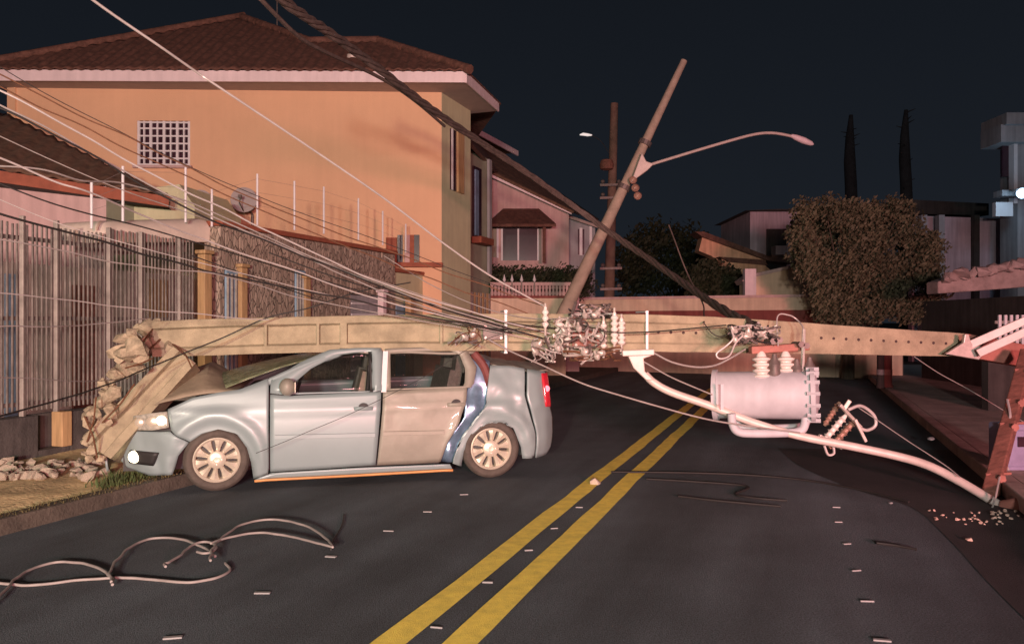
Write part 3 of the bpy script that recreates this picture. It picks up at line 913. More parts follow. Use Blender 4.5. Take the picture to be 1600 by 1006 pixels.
def fb(name, m, px0, px1, py0, py1, Y, th, par=h2):
    a, b = P(px0, py1, Y) - O2, P(px1, py0, Y) - O2
    mb = MB(); mb.hexa([Vector((a.x, a.y, a.z)), Vector((b.x, a.y, a.z)), Vector((b.x, a.y + th, a.z)), Vector((a.x, a.y + th, a.z))],
                       [Vector((a.x, a.y, b.z)), Vector((b.x, a.y, b.z)), Vector((b.x, a.y + th, b.z)), Vector((a.x, a.y + th, b.z))])
    return mb.build(name, m, par)
def fpoly(name, m, pts, Y, th, par=h2, Y2=None):
    mb = MB(); mb.prism([P(x, y, Y) - O2 for x, y in pts], (0, th, 0)); return mb.build(name, m, par)
YP = 27.0
fpoly('wall', M['wallpink'], [(762, 545), (889, 545), (889, 334), (774, 276), (762, 272)], YP, 0.25)
fpoly('side_wall', M['wallpink'], [(885, 545), (889, 545), (889, 335), (885, 334)], YP + .252, 6)
fpoly('wall', M['wallgrey'], [(889.5, 548), (930, 548), (930, 352), (889.5, 336)], YP + 2.0, 0.25)
fpoly('fascia', M['white'], [(768, 270), (893, 329), (893, 335), (768, 277)], YP - .45, 0.08)
fpoly('fascia', M['soffit'], [(889, 336), (934, 352), (934, 356), (889, 341)], YP + 1.6, 0.08)
mb = MB()
ra_, rb_ = P(764, 267, YP - .5) - O2, P(897, 331, YP - .5) - O2
rc_, rd_ = P(936, 344, YP + 8) - O2, P(733, 206, YP + 5) - O2
rows = []
for i in range(41):
    row = []
    for j in range(61):
        u, v = j / 60, i / 40
        q = ra_.lerp(rb_, u).lerp(rd_.lerp(rc_, u), v)
        row.append(q + Vector((0, 0, .045 * abs(math.sin(v * 40 * .5)) + .02 * ((u * 30) % 1.0))))
    rows.append(row)
mb.grid(rows); mb.build('roof', M['rooftile2'], h2, smooth=True, angle=50, solid=0.08)
# tiled slope over the green wing, up to the orange house
mb = MB(); mb.grid([[P(728, 214, 20.5) - O2, P(771, 262, 24.6) - O2, P(780, 270, 27.5) - O2], [P(700, 190, 24) - O2, P(735, 205, 30) - O2, P(745, 212, 33) - O2]]); mb.build('roof', M['rooftile2'], h2, solid=.1)
mb = MB(); mb.bar(P(733, 199, 27.5) - O2, P(809, 240, 31.5) - O2, 0.06, 0.2); mb.build('upper_fascia', M['white'], h2)
mb = MB(); q0, q1 = P(733, 199, 27.5) - O2, P(809, 240, 31.5) - O2
mb.hexa([q0 + Vector((-3, 1, .05)), q1 + Vector((-3, 1, .05)), q1 + Vector((0, .05, .02)), q0 + Vector((0, .05, .02))],
        [q0 + Vector((-3, 1, .35)), q1 + Vector((-3, 1, .35)), q1 + Vector((0, .05, .08)), q0 + Vector((0, .05, .08))]); mb.build('roof', M['rooftile2'], h2)
w = fb('window', M['glassdark'], 784, 840, 357, 407, YP - .02, .04)
fb('frame', M['whiteframe'], 783, 842, 353, 357, YP - .06, .08, w)
for x in (783, 808.5, 839.5): fb('frame', M['whiteframe'], x, x + 2.6, 357.2, 407, YP - .055, .07, w)
w = fb('window', M['walldark'], 765, 779, 355, 402, YP - .02, .04)
fb('frame', M['whiteframe'], 776, 779, 353, 403, YP - .06, .05, w)
fb('porch_post', M['rooftile'], 848, 853, 349, 410, YP - 1.0, .12)
w = fb('window', M['glassdark'], 903, 913, 358, 398, YP + 1.97, .04)
fb('frame', M['whiteframe'], 905.5, 910, 356, 399, YP + 1.93, .05, w)
fb('corner_post', M['whiteframe'], 921, 925, 352, 401, YP + 1.93, .06)
def h2px(px0, px1, py0, py1, off=0.0):
    a, b = H2(-5, off), H2(14, off)
    return rect_on(a, b, px0, px1, py0, py1)
def h2panel(name, m, px0, px1, py0, py1, off=-0.03, th=0.05, par=None):
    p, q, z0, z1 = h2px(px0, px1, py0, py1, off)
    return hw(name, m, p, q, z0, z1, th=-th, parent=par or h2, org=O2)
w = h2panel('window', M['glassdark'], 738, 750, 262, 372, off=-0.02)
h2panel('frame', M['bluepaint'], 741, 746, 266, 368, off=-0.06, par=w)
h2panel('downpipe', M['wallgrey'], 761, 764.5, 250, 430, off=-0.03, th=.08)
p, q, z0, z1 = h2px(737, 757, 372, 382, -0.1)
hw('window_ledge', M['terracotta'], p, q, z0, z1, th=-0.3, parent=h2, org=O2)
# hipped porch roof over the lower window
mb = MB()
f0, f1, g0, g1 = P(762, 350, YP - 1.2) - O2, P(869, 350, YP - 1.2) - O2, P(786, 326, YP - .01) - O2, P(842, 326, YP - .01) - O2
k0, k1 = P(764, 347, YP - .01) - O2, P(866, 347, YP - .01) - O2
dz = Vector((0, 0, -.09))
mb.add([f0, f1, g1, g0, k0, k1, f0 + dz, f1 + dz, k1 + dz, k0 + dz], [(0, 1, 2, 3), (0, 3, 4), (1, 5, 2), (0, 6, 7, 1), (6, 9, 8, 7), (0, 4, 9, 6), (1, 7, 8, 5)])
mb.build('porch_roof', M['rooftile'], h2)
# dark hedge strip and balustrade in front
def foliage(name, m, blobs, n, size, parent=None, org=(0, 0, 0), seed=1, squash=1.0):
    rnd = random.Random(seed); mb = MB(); org = Vector(org)
    tot = sum(b[1] ** 2 for b in blobs)
    for c, r in blobs:
        c = Vector(c)
        for _ in range(int(n * r * r / tot)):
            d = Vector((rnd.gauss(0, 1), rnd.gauss(0, 1), rnd.gauss(0, 1))).normalized()
            rr = r * (rnd.random() ** 0.45) * (0.78 + 0.38 * noise.noise(d * 2.3 + c * 1.7))
            q = c + Vector((d.x, d.y, d.z * squash)) * rr - org
            a = Vector((rnd.gauss(0, 1), rnd.gauss(0, 1), rnd.gauss(0, 1))).normalized()
            b = a.orthogonal().normalized(); s = size * rnd.uniform(0.55, 1.35)
            e = a.cross(b)
            mb.add([q - b * s, q - e * s * .45, q + b * s, q + e * s * .45], [(0, 1, 2, 3)])
    return mb.build(name, m, parent)
YB = 23.2
p, q = P(764, 503, YB + .9), P(912, 503, YB + .9)
bl = []
for i in range(16):
    c = p.lerp(q, i / 15); bl.append((Vector((c.x, c.y, 2.75 + .12 * math.sin(i * 2.1))), 0.62)); bl.append((Vector((c.x, c.y + .5, 2.9)), 0.6))
hd = foliage('hedge', M['treeleaf'], bl, 9000, 0.07, org=(p.x, p.y, 0), seed=5)
hd.location = (p.x, p.y, 0); tag(hd, 'dark clipped hedge below the porch of the pink house', 'hedge')
p, q = P(766, 503, YB), P(905, 503, YB); p.z = q.z = 0
bw = thing('balustrade_wall', 'pink balustrade wall in front of the dark hedge', 'balustrade', (p.x, p.y, 0))
bo = Vector((p.x, p.y, 0)); zt = CH - (441 - CY) / F * YB; zb = CH - (463 - CY) / F * YB
hw('wall', M['wallpink'], p, q, 0, zb, parent=bw, org=bo, th=.2)
hw('rail', M['wallpink'], p, q, zt - .10, zt, parent=bw, org=bo, th=.2)
for k in range(26):
    c = p.lerp(q, (k + .5) / 26) - bo + Vector((0, .1, 0)); h = zt - .1 - zb
    mb = MB(); mb.lathe([(.035, zb), (.055, zb + h * .3), (.03, zb + h * .6), (.05, zb + h * .8), (.035, zb + h)], c, n=8)
    mb.build('baluster', M['wallpink'], bw, smooth=True)
lw = thing('garden_wall', 'low brown rendered wall below the pink balustrade', 'wall', (P(820, 503, 21.5).x, 21.5, 0))
lo2 = Vector(lw.location); p, q = P(757, 503, 21.5), P(884, 503, 21.5); p.z = q.z = 0
hw('wall', M['wallbeige'], p, q, 0, CH - (466 - CY) / F * 21.5, parent=lw, org=lo2)
hw('coping', M['wallred'], p, q, CH - (466 - CY) / F * 21.5 + .003, CH - (462 - CY) / F * 21.5, parent=lw, org=lo2, th=.24)
# ornaments on it
for px in (788, 800, 815, 835):
    q = P(px, 436, 23.2)
    x = thing('spear_finial', 'small pale finial standing on the pink balustrade rail', 'finial', (q.x, q.y, q.z - .3), group='finials on the balustrade')
    mb = MB(); mb.cyl((0, 0, -.15), (0, 0, .22), .022, n=8); mb.build('stem', M['barlight'], x)
    mb = MB(); mb.lathe([(.01, .2), (.055, .27), (.03, .34), (.005, .44)], n=10); mb.build('tip', M['whiteframe'], x, smooth=True)

# far wall across the end of the street: beige top, red foot
fw = thing('boundary_wall', 'long beige wall with red painted foot across the street end', 'wall', (4, 27, 0))
fo = Vector(fw.location)
fa, fb = P(764, 503, 27.0), P(1306, 503, 22.3)
fa = Vector((fa.x, fa.y, 0)); fb = Vector((fb.x, fb.y, 0))
hw('upper_wall', M['wallbeige'], fa, fb, 1.93, 2.30, parent=fw, org=fo)
hw('red_band', M['wallred'], fa + Vector((.003, .003, 0)), fb, 1.35, 1.927, parent=fw, org=fo, th=.19)
hw('lower_wall', M['wallbeige'], fa, fb, 0, 1.347, parent=fw, org=fo)
fc_ = P(1410, 503, 21.4); fc_.z = 0
hw('lower_wall', M['wallbeige'], fb + (fc_ - fb) * .002, fc_, 0, 0.74, parent=fw, org=fo)
hw('coping', M['wallpink'], fa + Vector((0, -.04, 0)), fb + Vector((0, -.04, 0)), 2.303, 2.38, parent=fw, org=fo, th=.28)
# second pavement edge there
mb = MB(); mb.hexa([RD(33.3, -6, -.05), RD(33.3, 1, -.05), RD(35, 1, -.05), RD(35, -6, -.05)], [RD(33.3, -6, .1), RD(33.3, 1, .1), RD(35, 1, .1), RD(35, -6, .1)])
tag(mb.build('far_pavement', M['kerb']), kind='structure')
# small posts by the wall on the right
for px, py0, py1, w, m, lab in ((1386, 556, 612, .13, 'wallred', 'short rusty red post standing by the far wall'), (1376, 545, 600, .10, 'wallblack', 'short dark post just left of the rusty post')):
    q = P(px, py1, 17.5)
    x = thing('bollard', lab, 'post', (q.x, q.y, .1))
    mb = MB(); mb.lathe([(w * .9, 0), (w, .05), (w * .8, .1), (w * .8, .8), (w, .85), (w * .6, .95), (.01, 1.0)], n=14); mb.build('shaft', M[m], x, smooth=True)
    mb = MB(); mb.lathe([(w * .85, .3), (w * .85, .42)], n=14); mb.build('band', M['marker' if w < .12 else 'redsteel'], x)

# ================================================================ BUILDINGS, TREES AND WALLS BEYOND
def gable(name, label, cat, px0, px1, pybase, pyeave, pyridge, Y, m, rm, depth=5, mono=0):
    a = P(px0, 503, Y); b = P(px1, 503, Y); ze = CH - (pyeave - CY) / F * Y; zr = CH - (pyridge - CY) / F * Y
    t = thing(name, label, cat, ((a.x + b.x) / 2, Y, 0)); o = Vector(t.location)
    w = (b.x - a.x) / 2
    mb = MB(); mb.box((0, depth / 2, ze / 2), (w * 2, depth, ze)); mb.build('wall', m, t)
    mb = MB()
    if mono:
        pr = [(-w - .3, ze + .02 + (zr - ze) * (mono < 0)), (w + .3, ze + .02 + (zr - ze) * (mono > 0)), (w + .3, ze + .2 + (zr - ze) * (mono > 0)), (-w - .3, ze + .2 + (zr - ze) * (mono < 0))]
    else:
        pr = [(-w - .3, ze + .02), (w + .3, ze + .02), (0, zr)]
    mb.prism([(x, -.3, z) for x, z in pr], (0, depth + .6, 0)); mb.build('roof', rm, t)
    return t, w, ze
# terracotta-lit sloping building group in the middle distance
tb = thing('terracotta_house', 'low terracotta house with sloping roof beyond the dark tree', 'house', P(1150, 503, 30))
to = Vector(tb.location); to.z = 0; tb.location = to
def tpoly(name, m, pts, Y, th):
    mb = MB(); mb.prism([P(x, y, Y) - to for x, y in pts], (0, th, 0)); return mb.build(name, m, tb)
tpoly('wall', M['walladobe'], [(1098, 368), (1196, 405), (1196, 432), (1150, 428), (1112, 400), (1092, 392)], 30, .7)
tpoly('roof', M['rooftile'], [(1086, 362), (1100, 362), (1206, 402), (1206, 409), (1098, 370)], 29.8, 1.0)
tpoly('wall', M['walladobe'], [(1128, 404), (1190, 410), (1206, 424), (1178, 434), (1150, 430), (1128, 422)], 29.6, .6)
tpoly('roof', M['rooftile'], [(1124, 401), (1194, 406), (1200, 414), (1140, 409)], 29.4, .9)
tpoly('wall', M['walladobe'], [(1100, 420), (1128, 424), (1160, 434), (1160, 500), (1100, 500)], 30.8, .5)
tpoly('roof', M['rooftile'], [(1206, 398), (1238, 404), (1238, 412), (1206, 408)], 29.9, .9)
tpoly('chimney', M['wallpink'], [(1212, 384), (1236, 384), (1236, 398), (1212, 398)], 30.2, .5)
tb2 = thing('pale_shed', 'pale sloping topped shed wall left of the big hedge', 'building', P(1218, 503, 24.8))
to = Vector(tb2.location); to.z = 0; tb2.location = to
mb = MB(); mb.prism([P(x, y, 24.8) - to for x, y in [(1164, 440), (1172, 432), (1280, 408), (1280, 500), (1164, 500)]], (0, .6, 0)); mb.build('wall', M['shedwall'], tb2)
mb = MB(); mb.prism([P(x, y, 24.65) - to for x, y in [(1160, 438), (1172, 429), (1284, 404), (1284, 409), (1173, 434), (1164, 444)]], (0, .9, 0)); mb.build('roof', M['wallpink'], tb2)
mb = MB(); mb.box(P(1171, 470, 24.6) - to, (.35, .25, 2.0)); mb.build('corner_pillar', M['white'], tb2)
t, w, ze = gable('mauve_block', 'rounded mauve rendered block behind the left of the hedge', 'building', 1172, 1262, 500, 331, 328, 36, M['wallpurple'], M['wallblack'])
mb = MB(); mb.box((-w * .1, -.05, ze - 1.9), (.9, .1, 2.2)); mb.build('window', M['wallblack'], t)
mb = MB(); mb.box((w * .55, -.15, ze - 3.2), (1.2, .3, .5)); mb.build('awning', M['walladobe'], t)
# long mauve wall right of the hedge
mw = thing('mauve_wall', 'long mauve wall with flat dark roof right of the hedge', 'wall', P(1520, 503, 30))
to = Vector(mw.location); to.z = 0; mw.location = to
q0, q1 = P(1425, 337, 31) - to, P(1760, 348, 29) - to
mb = MB(); mb.hexa([Vector((q0.x, q0.y, 0)), Vector((q1.x, q1.y, 0)), Vector((q1.x, q1.y + .3, 0)), Vector((q0.x, q0.y + .3, 0))], [q0, q1, q1 + Vector((0, .3, 0)), q0 + Vector((0, .3, 0))]); mb.build('wall', M['wallpurple'], mw)
for px in (1436, 1463, 1517):
    q = P(px, 338, 30.6) - to
    mb = MB(); mb.box((q.x, q.y - .25, q.z / 2), (.22, .3, q.z)); mb.build('pier', M['wallgrey' if px != 1517 else 'wallblack'], mw)
q0, q1 = P(1425, 312, 33) - to, P(1545, 318, 33) - to
mb = MB(); mb.hexa([q0 + Vector((0, 0, -.6)), q1 + Vector((0, 0, -.5)), q1 + Vector((0, 4, -.3)), q0 + Vector((0, 4, -.3))], [q0, q1, q1 + Vector((0, 4, .2)), q0 + Vector((0, 4, .2))]); mb.build('roof', M['wallblack'], mw)
# white building with the blue-white lamp at the right edge
wb = thing('white_building', 'white flat roofed building lit blue by a lamp at right edge', 'building', P(1640, 503, 28))
to = Vector(wb.location); to.z = 0; wb.location = to
def wbox(name, m, px0, px1, py0, py1, Y, th, par=wb):
    a, b = P(px0, py1, Y) - to, P(px1, py0, Y) - to
    mb = MB(); mb.hexa([Vector((a.x, a.y, a.z)), Vector((b.x, a.y, a.z)), Vector((b.x, a.y + th, a.z)), Vector((a.x, a.y + th, a.z))],
                       [Vector((a.x, a.y, b.z)), Vector((b.x, a.y, b.z)), Vector((b.x, a.y + th, b.z)), Vector((a.x, a.y + th, b.z))])
    return mb.build(name, m, par)
wbox('parapet', M['wallgrey'], 1573, 1760, 176, 194, 27.4, 1.5)
wbox('wall', M['wallgrey'], 1564, 1760, 194.5, 222, 27.6, 1.2)
wbox('wall', M['wallgrey'], 1590, 1760, 222.5, 566, 28, 1.0)
wbox('window', M['glassdark'], 1566, 1584, 224, 276, 28.2, .1)
wbox('frame', M['whiteframe'], 1584.5, 1590, 222.5, 318, 27.9, .3)
wbox('ledge', M['wallgrey'], 1566, 1760, 297, 306, 27.4, .5)
x = wbox('shutter', M['whiteframe'], 1556, 1583, 316, 338, 27.6, .2)
lf = thing('wall_lamp', 'bright blue white lamp fixed to the white building at right edge', 'lamp', P(1597, 302, 26.6))
mb = MB(); mb.box((0, .12, .12), (.4, .25, .08)); mb.cyl((0, .1, .1), (0, .65, .2), .03, n=8); mb.build('housing', M['galvdark'], lf)
mb = MB(); mb.lathe([(.02, -.16), (.12, -.14), (.17, -.05), (.17, .06)], (0, 0, 0), (-.25, -.9, -.5), 16); mb.build('bulb', M['lampblue'], lf, smooth=True)
lamp('wall_lamp_light', 'POINT', P(1596, 304, 26.0), (0, 0, 0), 60, (0.45, 0.75, 1.0), shadow_soft_size=0.2)
# right-hand street walls
rwl = thing('mossy_wall', 'dark mossy retaining wall behind the right pavement', 'wall', P(1540, 503, 15))
to = Vector(rwl.location); to.z = 0; rwl.location = to
a, b = P(1440, 503, 20.5), P(1900, 503, 11.5)
hw('wall', M['wallblack'], a, b, 0, CH - (462 - CY) / F * 16.0, parent=rwl, org=to)
sw = thing('flaking_wall', 'pale pink flaking stone parapet above the dark mossy wall', 'wall', P(1530, 503, 17))
to = Vector(sw.location); to.z = 0; sw.location = to
pts = [(1466, 440), (1490, 432), (1515, 430), (1540, 428), (1556, 420), (1575, 412), (1610, 410), (1700, 405), (1700, 440), (1610, 448), (1560, 452), (1466, 459)]
mb = MB(); mb.prism([P(x, y, 17) - to for x, y in pts], (0, .5, 0)); mb.build('parapet', M['screed'], sw, bevel=.03)
for i in range(16):
    q = P(1478 + i * 11, 436 - min(i, 10) * 1.9 - (i % 3) * 2, 16.9) - to
    me = chunk_mesh('cap_stone', M['screed'], 0.16 + .04 * (i % 3), 60 + i); x = bpy.data.objects.new('cap_stone', me); COL.objects.link(x); x.parent = sw; x.location = q
pf = thing('picket_fence', 'short white picket fence piece above the leaning crossarm at right', 'fence', P(1585, 503, 13))
to = Vector(pf.location); to.z = 0; pf.location = to
for i in range(7):
    mb = MB(); q = P(1562 + i * 9, 492, 13) - to
    mb.box((q.x, 0, q.z - .3), (.045, .03, .6)); mb.build('picket', M['whiteframe'], pf)
mb = MB(); q0, q1 = P(1540, 494, 13) - to, P(1640, 494, 13) - to; mb.box(((q0.x + q1.x) / 2, .02, (q0.z - .55) / 2), (q1.x - q0.x, .18, q0.z - .55)); mb.build('plinth', M['wallblack'], pf)
mb = MB(); q0, q1 = P(1556, 494, 13) - to, P(1630, 494, 13) - to
mb.bar(q0 + Vector((0, .03, -.1)), q1 + Vector((0, .03, -.1)), .03, .05); mb.bar(q0 + Vector((0, .03, -.4)), q1 + Vector((0, .03, -.4)), .03, .05); mb.build('rail', M['barlight'], pf)

# trees --------------------------------------------------------------
def tree(name, label, cat, base, h, blobs, n, leaf, m, trunk_r=0.18, seed=1):
    t = thing(name, label, cat, base); o = Vector(base)
    mb = MB(); rnd = random.Random(seed)
    top = Vector((0, 0, h * .7))
    mb.tube([(0, 0, 0), (.05, .02, h * .25), (-.04, .03, h * .45), top], [trunk_r, trunk_r * .8, trunk_r * .6, trunk_r * .25], 10)
    for c, r in blobs:
        c = Vector(c) - o
        st = Vector((0, 0, rnd.uniform(.25, .5) * h))
        mb.tube([st, st.lerp(c, .5) + Vector((0, 0, .15)), c], [trunk_r * .25, trunk_r * .15, trunk_r * .05], 6)
    mb.build('trunk', M['bark'], t, smooth=True)
    foliage('crown', m, blobs, n, leaf, t, o, seed)
    return t
# the big brown clipped hedge-tree
rnd = random.Random(11); bl = []
Yb = 20.6
for i in range(46):
    px = rnd.uniform(1250, 1455); py = rnd.uniform(328, 470)
    if px < 1270 and py > 440: continue
    bl.append((P(px, py, Yb + rnd.uniform(0, 2.2)), rnd.uniform(.42, .68)))
for px, py in ((1258, 330), (1290, 326), (1330, 330), (1365, 336), (1405, 328), (1420, 350), (1250, 370), (1262, 420), (1290, 470), (1340, 480), (1400, 478), (1450, 470), (1455, 420), (1440, 380), (1285, 440), (1282, 455), (1290, 486), (1320, 490), (1360, 488), (1380, 470), (1420, 486), (1440, 482), (1270, 400), (1465, 450), (1310, 465), (1330, 385), (1345, 365), (1320, 410), (1352, 400), (1338, 430), (1365, 380)):
    bl.append((P(px, py, Yb), .5))
tree('hedge_tree', 'big square brown leaved hedge tree on the right of the street', 'tree', (P(1350, 503, Yb).x, Yb + 1.0, 0), 4.0, bl, 46000, 0.062, M['bushleaf'], seed=4)
bl = []
for px, py, r in ((1000, 390, 1.5), (1030, 375, 1.6), (1070, 385, 1.6), (1100, 410, 1.4), (1130, 430, 1.3), (1010, 430, 1.6), (1060, 430, 1.7), (985, 440, 1.2), (1150, 440, 1.3), (1120, 415, 1.4), (975, 410, 1.2)):
    bl.append((P(px, py, 42), r))
tree('dark_tree', 'dark bushy tree behind the far wall and sagging bundle', 'tree', (P(1060, 503, 42).x, 42.5, 0), 5.5, bl, 6500, 0.16, M['treeleaf'], .25, seed=8)
bl = [(P(px, py, 28.2), r) for px, py, r in ((1108, 428, .75), (1130, 438, .8), (1150, 446, .75), (1170, 452, .6), (1120, 452, .8), (1090, 440, .8), (1190, 458, .5), (1145, 460, .7))]
tree('dark_bush', 'dark rounded bush in front of the terracotta house', 'bush', (P(1135, 503, 28.2).x, 28.4, 0), 3.0, bl, 5200, 0.10, M['treeleaf'], .1, seed=18)
for px, yt, Y, w, lab in ((1415, 172, 40, .30, 'tall bare dark trunk rising behind the right of the hedge'), (1329, 180, 46, .36, 'fainter tall dark trunk rising behind the middle of the hedge')):
    q = P(px, yt, Y)
    t = thing('bare_trunk', lab, 'tree', (q.x, Y, 0))
    mb = MB(); pts = [Vector((.06 * math.sin(k * 1.3), 0, q.z * k / 10)) for k in range(11)]
    mb.tube(pts, [w * (1.15 - .30 * k / 10 - (.55 if k == 10 else .2 if k == 9 else 0)) for k in range(11)], 12); mb.build('trunk', M['darktrunk'], t, smooth=True)
    rnd = random.Random(int(px))
    mb = MB()
    for k in range(14):
        a = rnd.uniform(0, 6.28); z = q.z * rnd.uniform(.55, 1)
        mb.tube([(0, 0, z), (math.cos(a) * w * 1.5, math.sin(a) * w * 1.5, z + .15)], [.05, .015], 5)
    mb.build('stub', M['darktrunk'], t)

# grass as stuff: left verge, right bank
def grass(name, label, m, n, fn, h, seed):
    rnd = random.Random(seed); mb = MB()
    for _ in range(n):
        q = fn(rnd); a = rnd.uniform(0, 6.28); hh = h * rnd.uniform(.4, 1.3); w = 0.006 + .004 * rnd.random()
        dx, dy = math.cos(a), math.sin(a); ln = hh * rnd.uniform(.1, .7)
        mb.add([q + Vector((-dy * w, dx * w, 0)), q + Vector((dy * w, -dx * w, 0)), q + Vector((dx * ln * .4 + dy * w * .7, dy * ln * .4 - dx * w * .7, hh * .6)), q + Vector((dx * ln, dy * ln, hh))], [(0, 1, 2), (0, 2, 3)])
    return tag(mb.build(name, m), label, 'grass', kind='stuff')
def verge(r):
    s = r.uniform(-6, 2.2); o = -0.015 - abs(r.gauss(0, .10))
    if r.random() < .3: o = -0.05 - r.random() * .1; 
    return RD(s, o, 0.085)
grass('grass', 'short dry grass along the left kerb', M['drygrass'], 3600, verge, 0.055, 2)
grass('grass', 'green tufts of weeds by the left kerb under the car', M['grass'], 700, lambda r: RD(r.uniform(-.7, .5), -0.15 - abs(r.gauss(0, .2)), .09), 0.09, 3)
def bank(r):
    s = r.uniform(-6, 18); j = r.uniform(0, 8); o = ROADW + 2.3 + j * .35
    return RD(s, o, 0.09 + .055 * j)
grass('grass', 'dark green grass on the bank beyond the right pavement', M['grass'], 9000, bank, 0.16, 4)
# ================================================================ CRASHED SILVER SALOON
CAR0 = Vector((-2.76, 7.27, 0)); CDX = Vector((0.9709, 0.2395, 0)); CDY = Vector((-0.2395, 0.9709, 0))
car = thing('crashed_car', 'crumpled silver four door saloon crushed under the fallen concrete pole', 'car', CAR0, math.atan2(CDX.y, CDX.x))
CW = 1.70
def CL(px, py, w=0.0):
    """pixel -> (s, z) on the vertical plane w metres into the car from its near side"""
    k = (px - CX) / F; o = CAR0 + CDY * w
    s = (k * o.y - o.x) / (CDX.x - k * CDX.y)
    Y = o.y + s * CDX.y
    return (s, CH - (py - CY) / F * Y)
def wprof(s, z):
    w = 0.0
    if s < -0.25: w += 0.46 * ((-0.25 - s) / 0.78) ** 2.4
    if s > 2.95: w += 0.30 * ((s - 2.95) / 0.42) ** 2.2
    w += 0.05 * ((z - 0.55) / 0.4) ** 2 if z < 0.92 else 0.043 + (z - 0.92) * 0.36
    w -= 0.012 * math.exp(-((z - 0.74) / 0.03) ** 2)
    for c in (0.0, 2.63):
        d = math.hypot(s - c, (z - 0.29))
        w -= 0.030 * math.exp(-((d - 0.41) / 0.055) ** 2)
    return w
def carpt(s, z, off=0.0, far=False, dent=0.0):
    w = wprof(s, z) + off
    if dent:
        w += dent * (noise.noise(Vector((s * 4.5, z * 4.5, 3))) + .6 * noise.noise(Vector((s * 10, z * 9, 7)))) + dent * .5
    return Vector((s, CW - w if far else w, z))
def resample(pl, n):
    ls = [0.0]
    for a, b in zip(pl, pl[1:]): ls.append(ls[-1] + math.hypot(b[0] - a[0], b[1] - a[1]))
    T = ls[-1] or 1
    return [(interp(ls, [p[0] for p in pl], T * i / n), interp(ls, [p[1] for p in pl], T * i / n)) for i in range(n + 1)]
def coons(bot, top, left, right, nu, nv, off=0.0, far=False, dent=0.0):
    b, t, l, r = resample(bot, nu), resample(top, nu), resample(left, nv), resample(right, nv)
    rows = []
    for i in range(nu + 1):
        u = i / nu; row = []
        for j in range(nv + 1):
            v = j / nv
            q = [(1 - v) * b[i][k] + v * t[i][k] + (1 - u) * l[j][k] + u * r[j][k]
                 - ((1 - u) * (1 - v) * b[0][k] + u * (1 - v) * b[-1][k] + (1 - u) * v * t[0][k] + u * v * t[-1][k]) for k in (0, 1)]
            row.append(carpt(q[0], q[1], off, far, dent))
        rows.append(row)
    return rows
def cpx(l): return [CL(x, y) for x, y in l]
def panel(name, m, bot, top, left, right, nu=22, nv=16, off=0.0, far=False, dent=0.0, th=0.022, parent=car, label=None):
    mb = MB(); mb.grid(coons(cpx(bot), cpx(top), cpx(left), cpx(right), nu, nv, off, far, dent))
    o = mb.build(name, m, parent, smooth=True, angle=50)
    md = o.modifiers.new('solid', 'SOLIDIFY'); md.thickness = th; md.offset = 0
    if label: o['label'] = label
    return o
def ring(name, m, outer, inner, n=44, off=0.0, far=False, parent=car, th=0.03, curve=True):
    oc = resample(cpx(outer) + [CL(*outer[0])], n); ic = resample(cpx(inner) + [CL(*inner[0])], n)
    mb = MB(); rows = []
    for k in range(n):
        rows.append([carpt(lerp(oc[k][0], ic[k][0], v), lerp(oc[k][1], ic[k][1], v), off, far) for v in (0, .5, 1)])
    rows.append(rows[0]); mb.grid(rows)
    o = mb.build(name, m, parent, smooth=True, angle=50)
    md = o.modifiers.new('solid', 'SOLIDIFY'); md.thickness = th; md.offset = 0
    return o
def gpoly(name, m, pts, off=0.0, far=False, parent=car, th=0.006, dent=0.0):
    """side glass / lens: fan-free polygon filled by coons between its lower and upper chains"""
    h = len(pts) // 2
    return None
ARCHF = [(297, 690), (316, 677), (342, 670), (370, 677), (386, 699), (393, 724), (396, 748)]
ARCHR = [(722, 730), (725, 705), (737, 680), (759, 661), (784, 656), (803, 670), (815, 699), (818, 717)]
